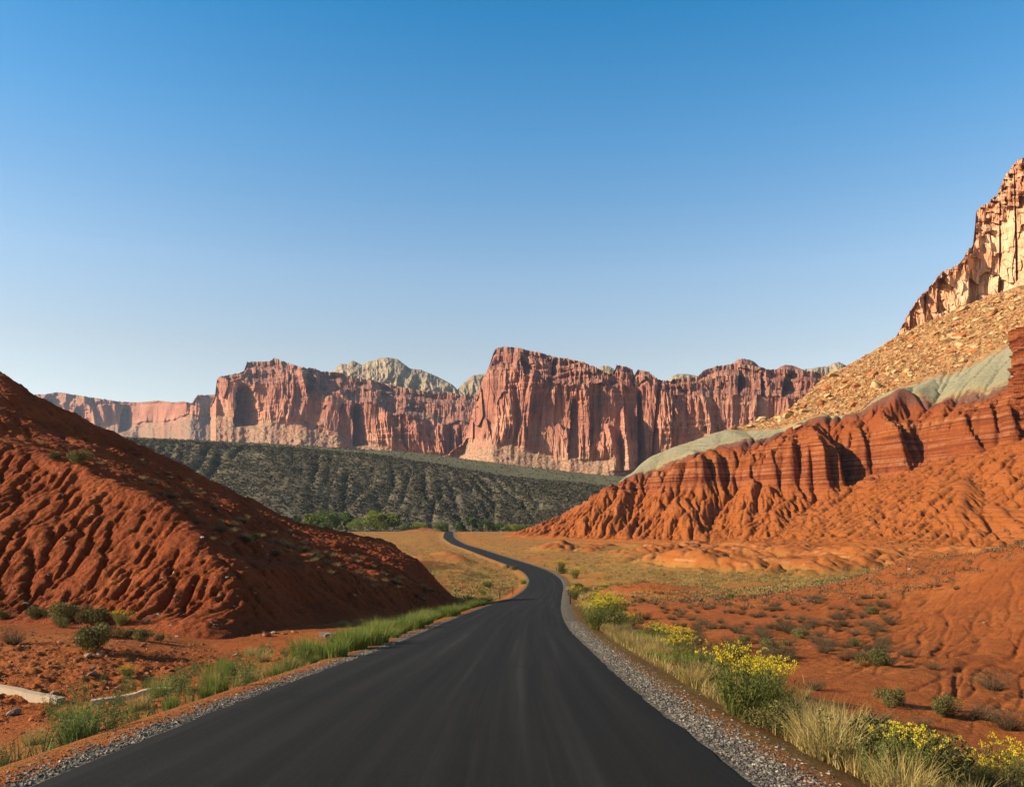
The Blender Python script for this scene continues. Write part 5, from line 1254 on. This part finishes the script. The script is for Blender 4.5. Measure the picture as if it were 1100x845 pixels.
def posts():
    dark = simple('weathered_brown_post', (.018, .013, .010), .6); refl = simple('white_reflector', (.30, .28, .25), .4, 60, .5, .1); yel = simple('yellow_reflector', (.7, .5, .05), .3, 60, .5, .1)
    import bmesh
    bm = bmesh.new()
    prof = [(-.055, -.15), (.055, -.15), (.055, .95), (.04, 1.0), (0, 1.02), (-.04, 1.0), (-.055, .95)]
    f = [bm.verts.new((x, -.02, z)) for x, z in prof]; b = [bm.verts.new((x * .8, .02, z)) for x, z in prof]
    bm.faces.new(f); bm.faces.new(b[::-1])
    for i in range(len(prof)): bm.faces.new((f[i], b[i], b[(i + 1) % len(prof)], f[(i + 1) % len(prof)]))
    bmesh.ops.recalc_face_normals(bm, faces=bm.faces)
    bmesh.ops.bevel(bm, geom=list(bm.edges), offset=.006, segments=1, affect='EDGES')
    me = bpy.data.meshes.new('road_post'); bm.to_mesh(me); bm.free(); me.materials.append(dark)
    bm = bmesh.new(); bmesh.ops.create_cube(bm, size=1); bmesh.ops.scale(bm, vec=(.06, .006, .08), verts=bm.verts); bmesh.ops.bevel(bm, geom=list(bm.edges), offset=.002, segments=1, affect='EDGES')
    mr = bpy.data.meshes.new('reflector'); bm.to_mesh(mr); bm.free(); mr.materials.append(refl)
    for px, py, hp, lab in [(537, 643.5, 10, 'dark road post left of the bend beside the yellow green bush'), (551, 638, 9, 'dark road post second along the left side at the pale bank'), (558, 612, 5, 'dark road post inside the far bend beside an olive bush'),
                            (609.5, 648, 12, 'tallest looking dark road post at the right gravel edge'), (606, 639, 8.5, 'dark road post just behind the nearest right one'), (597.5, 614, 6, 'dark road post at the outer bend beside a yellow topped bush'), (485.5, 584.5, 5, 'tiny dark road post where the far road bends away')]:
        h = hit(px, py)
        if not h: continue
        x, y, z = h; rx = float(road_x(y)); d = x - rx
        if abs(d) < 3.6: x = rx + 3.8 * (1 if d > 0 else -1); z = float(terrain_z(np.array([x]), np.array([y]))[0])
        o = add_obj('road_post', me, None, (x, y, z), (0, R0.uniform(-.04, .04), R0.uniform(-.2, .2)), (1, 1, max(.8, hp * y / F)))
        set_props(o, lab, 'road post', 'dark marker posts along the road')
        add_obj('reflector', mr, o, (0, -.024, .86))
R0 = random.Random(3)

def beams():
    import bmesh
    mt = simple('weathered_pale_timber', (.36, .27, .18), .85, 9, .15, .45)
    for pts, hgt, lab in (([(-40, 733.5), (0, 744), (30, 749), (66, 756)], .16, 'longer pale weathered beam entering from the left frame edge on red dirt'), ([(97, 757), (125, 752.5), (155, 748.5), (186, 743)], .13, 'pale weathered beam lying half hidden among weeds, right of the other beam')):
        P = [hit(*q) for q in pts]
        if any(p is None for p in P): continue
        P = np.array(P); y = np.linspace(P[0, 1], P[-1, 1], len(P))
        # straight timber through the end points
        t = np.linspace(0, 1, 14)[:, None]; A = P[0] + (P[-1] - P[0]) * t; d = P[-1] - P[0]; d[2] = 0; d /= np.linalg.norm(d); nrm = np.array([-d[1], d[0], 0])
        A[:, 2] = np.maximum(np.interp(t[:, 0], np.linspace(0, 1, len(P)), P[:, 2]), A[:, 2]) - .03
        w = .10
        bm = bmesh.new(); rings = []
        for k, a in enumerate(A):
            ww = w * (1 + .05 * perlin(np.array([k * .7]), np.array([1.3]), 5)[0]); hh = hgt * (1 + .08 * perlin(np.array([k * .6]), np.array([4.3]), 6)[0])
            rings.append([bm.verts.new(tuple(a + nrm * s * ww + np.array([0, 0, u * hh]))) for s, u in ((-1, -.3), (1, -.3), (1, 1), (-1, 1))])
        for r1, r2 in zip(rings[:-1], rings[1:]):
            for i in range(4): bm.faces.new((r1[i], r1[(i + 1) % 4], r2[(i + 1) % 4], r2[i]))
        bm.faces.new(rings[0][::-1]); bm.faces.new(rings[-1])
        bmesh.ops.recalc_face_normals(bm, faces=bm.faces)
        bmesh.ops.bevel(bm, geom=[e for e in bm.edges if e.calc_face_angle(0) > .8], offset=.012, segments=2, affect='EDGES')
        me = bpy.data.meshes.new('timber_beam'); bm.to_mesh(me); bm.free(); me.materials.append(mt)
        set_props(add_obj('timber_beam', me), lab, 'beam')

def culvert():
    h = hit(352, 684)
    if not h: return
    x, y, z = h; import bmesh
    conc = simple('pale_weathered_concrete', (.15, .125, .10), .85, 6, .2, .4); pipe_m = simple('dull_galvanised_pipe', (.22, .21, .20), .5, 12, .4, .4)
    bm = bmesh.new(); bmesh.ops.create_cube(bm, size=1); bmesh.ops.scale(bm, vec=(.8, .14, .30), verts=bm.verts); bmesh.ops.bevel(bm, geom=list(bm.edges), offset=.02, segments=2, affect='EDGES')
    me = bpy.data.meshes.new('culvert_headwall'); bm.to_mesh(me); bm.free(); me.materials.append(conc)
    o = add_obj('culvert_headwall', me, None, (x, y, z + .05), (0, .03, -.25)); set_props(o, 'low pale culvert end in the dark foot of the bank beside green grass', 'culvert')
    n = 24; an = np.arange(n) / n * 2 * np.pi; V = []
    for yy, rr in ((-.16, .17), (-.16, .145), (.05, .145), (.05, .17)): V += [(math.cos(a) * rr, yy, math.sin(a) * rr) for a in an]
    Fq = [(k * n + i, k * n + (i + 1) % n, ((k + 1) % 4) * n + (i + 1) % n, ((k + 1) % 4) * n + i) for k in range(4) for i in range(n)]
    add_obj('pipe', mesh_data('pipe', np.array(V), np.array(Fq), pipe_m), o, (.1, 0, -.02))
# ------------------------------------------------------------------ light, air, camera
SUN_EL, SUN_AZ = D2R(25), D2R(11)          # height; angle behind the camera's left side
def lighting():
    w = bpy.data.worlds.new('World'); SC.world = w; w.use_nodes = True
    nt = w.node_tree; nt.nodes.clear()
    out = nt.nodes.new('ShaderNodeOutputWorld'); bg = nt.nodes.new('ShaderNodeBackground'); sky = nt.nodes.new('ShaderNodeTexSky')
    sky.sky_type = 'NISHITA'; sky.sun_disc = False
    sx, sy = -math.cos(SUN_AZ), -math.sin(SUN_AZ)
    sky.sun_elevation = SUN_EL; sky.sun_rotation = math.atan2(sx, sy) % (2 * math.pi)
    sky.altitude = 1700; sky.air_density = SKY_AIR; sky.dust_density = SKY_DUST; sky.ozone_density = SKY_OZ
    bg.inputs['Strength'].default_value = SKY_STR
    # clear desert air: deeper blue high up, paler towards the horizon
    tc = nt.nodes.new('ShaderNodeTexCoord'); sp = nt.nodes.new('ShaderNodeSeparateXYZ'); rp = nt.nodes.new('ShaderNodeValToRGB'); mx = nt.nodes.new('ShaderNodeMix'); mx.data_type = 'RGBA'; mx.blend_type = 'MULTIPLY'; mx.inputs[0].default_value = 1
    nt.links.new(tc.outputs['Generated'], sp.inputs[0]); nt.links.new(sp.outputs['Z'], rp.inputs[0])
    els = SKY_TINT; cr = rp.color_ramp
    while len(cr.elements) < len(els): cr.elements.new(.5)
    for e, (p_, c_) in zip(cr.elements, els): e.position = p_; e.color = (*c_, 1)
    nt.links.new(sky.outputs[0], mx.inputs[6]); nt.links.new(rp.outputs[0], mx.inputs[7]); nt.links.new(mx.outputs[2], bg.inputs[0])
    nt.links.new(bg.outputs[0], out.inputs[0])
    L = bpy.data.lights.new('sun', 'SUN'); L.energy = SUN_STR; L.angle = D2R(.53); L.color = (1, .86, .66)
    o = bpy.data.objects.new('sun', L); COL.objects.link(o)
    d = Vector((-sx * math.cos(SUN_EL), -sy * math.cos(SUN_EL), -math.sin(SUN_EL)))
    o.rotation_euler = d.to_track_quat('-Z', 'Y').to_euler(); o.location = (-60, -30, 60)

def haze(density):
    x0, x1, y0, y1, z0, z1 = -9500, 9500, -200, 9400, -60, 560
    x0, x1 = -10500, 10500
    V = np.array([(x, y, z) for z in (z0, z1) for y in (y0, y1) for x in (x0, x1)], float)
    Fc = np.array([(0, 2, 3, 1), (4, 5, 7, 6), (0, 1, 5, 4), (2, 6, 7, 3), (0, 4, 6, 2), (1, 3, 7, 5)])
    m = bpy.data.materials.new('thin_air'); m.use_nodes = True; nt = m.node_tree; nt.nodes.clear()
    out = nt.nodes.new('ShaderNodeOutputMaterial'); pv = nt.nodes.new('ShaderNodeVolumePrincipled')
    pv.inputs['Color'].default_value = (.62, .78, 1.0, 1); pv.inputs['Density'].default_value = density; pv.inputs['Anisotropy'].default_value = .3
    nt.links.new(pv.outputs[0], out.inputs['Volume'])
    o = add_obj('haze', mesh_data('haze', V, Fc, m, False))
    set_props(o, kind='stuff')

def camera():
    cd = bpy.data.cameras.new('camera'); o = bpy.data.objects.new('camera', cd); COL.objects.link(o); SC.camera = o
    o.location = (0, 0, EYE); o.rotation_euler = (math.pi / 2, 0, 0)
    cd.sensor_fit = 'HORIZONTAL'; cd.sensor_width = 36; cd.lens = 36 * F / 1100
    cd.shift_y = (HY - 422.5) / 1100; cd.clip_start = .1; cd.clip_end = 40000
    SC.view_settings.view_transform = 'Standard'; SC.view_settings.look = 'None'; SC.view_settings.gamma = 1; SC.view_settings.exposure = EXPOSURE
    SC.cycles.volume_bounces = 0; SC.cycles.max_bounces = 6; SC.cycles.diffuse_bounces = 3
    SC.cycles.use_denoising = True

SKY_AIR, SKY_DUST, SKY_OZ, SKY_STR, SUN_STR, EXPOSURE = 1.0, .6, 2.0, .073, 5.0, 1.2
SKY_TINT = [(.10, (1.75, 1.25, .90)), (.198, (1.66, 1.26, .93)), (.286, (1.48, 1.40, 1.18)), (.427, (.66, 1.28, 1.38)), (.536, (.17, 1.10, 1.38)), (.72, (.45, .85, .95)), (1.0, (.62, .80, .85))]
import time as _t
_t0 = _t.time()
def _lap(s):
    print('LAP', s, round(_t.time() - _t0, 1))
ground(); _lap('ground'); road(); left_hill(); _lap('left hill'); _bo, ZONE = badlands(); _lap('badlands'); _ro, RIDGE = green_ridge(); _lap('ridge'); mesas(); pillar(); _lap('mesas')
protos(); plants(); _lap('plants'); thistle(); trees(); masses(); _lap('masses'); boulders(); posts(); beams(); culvert(); _lap('things')
lighting(); camera()
HAZE = 3.5e-5
if HAZE: haze(HAZE)
_lap('end')
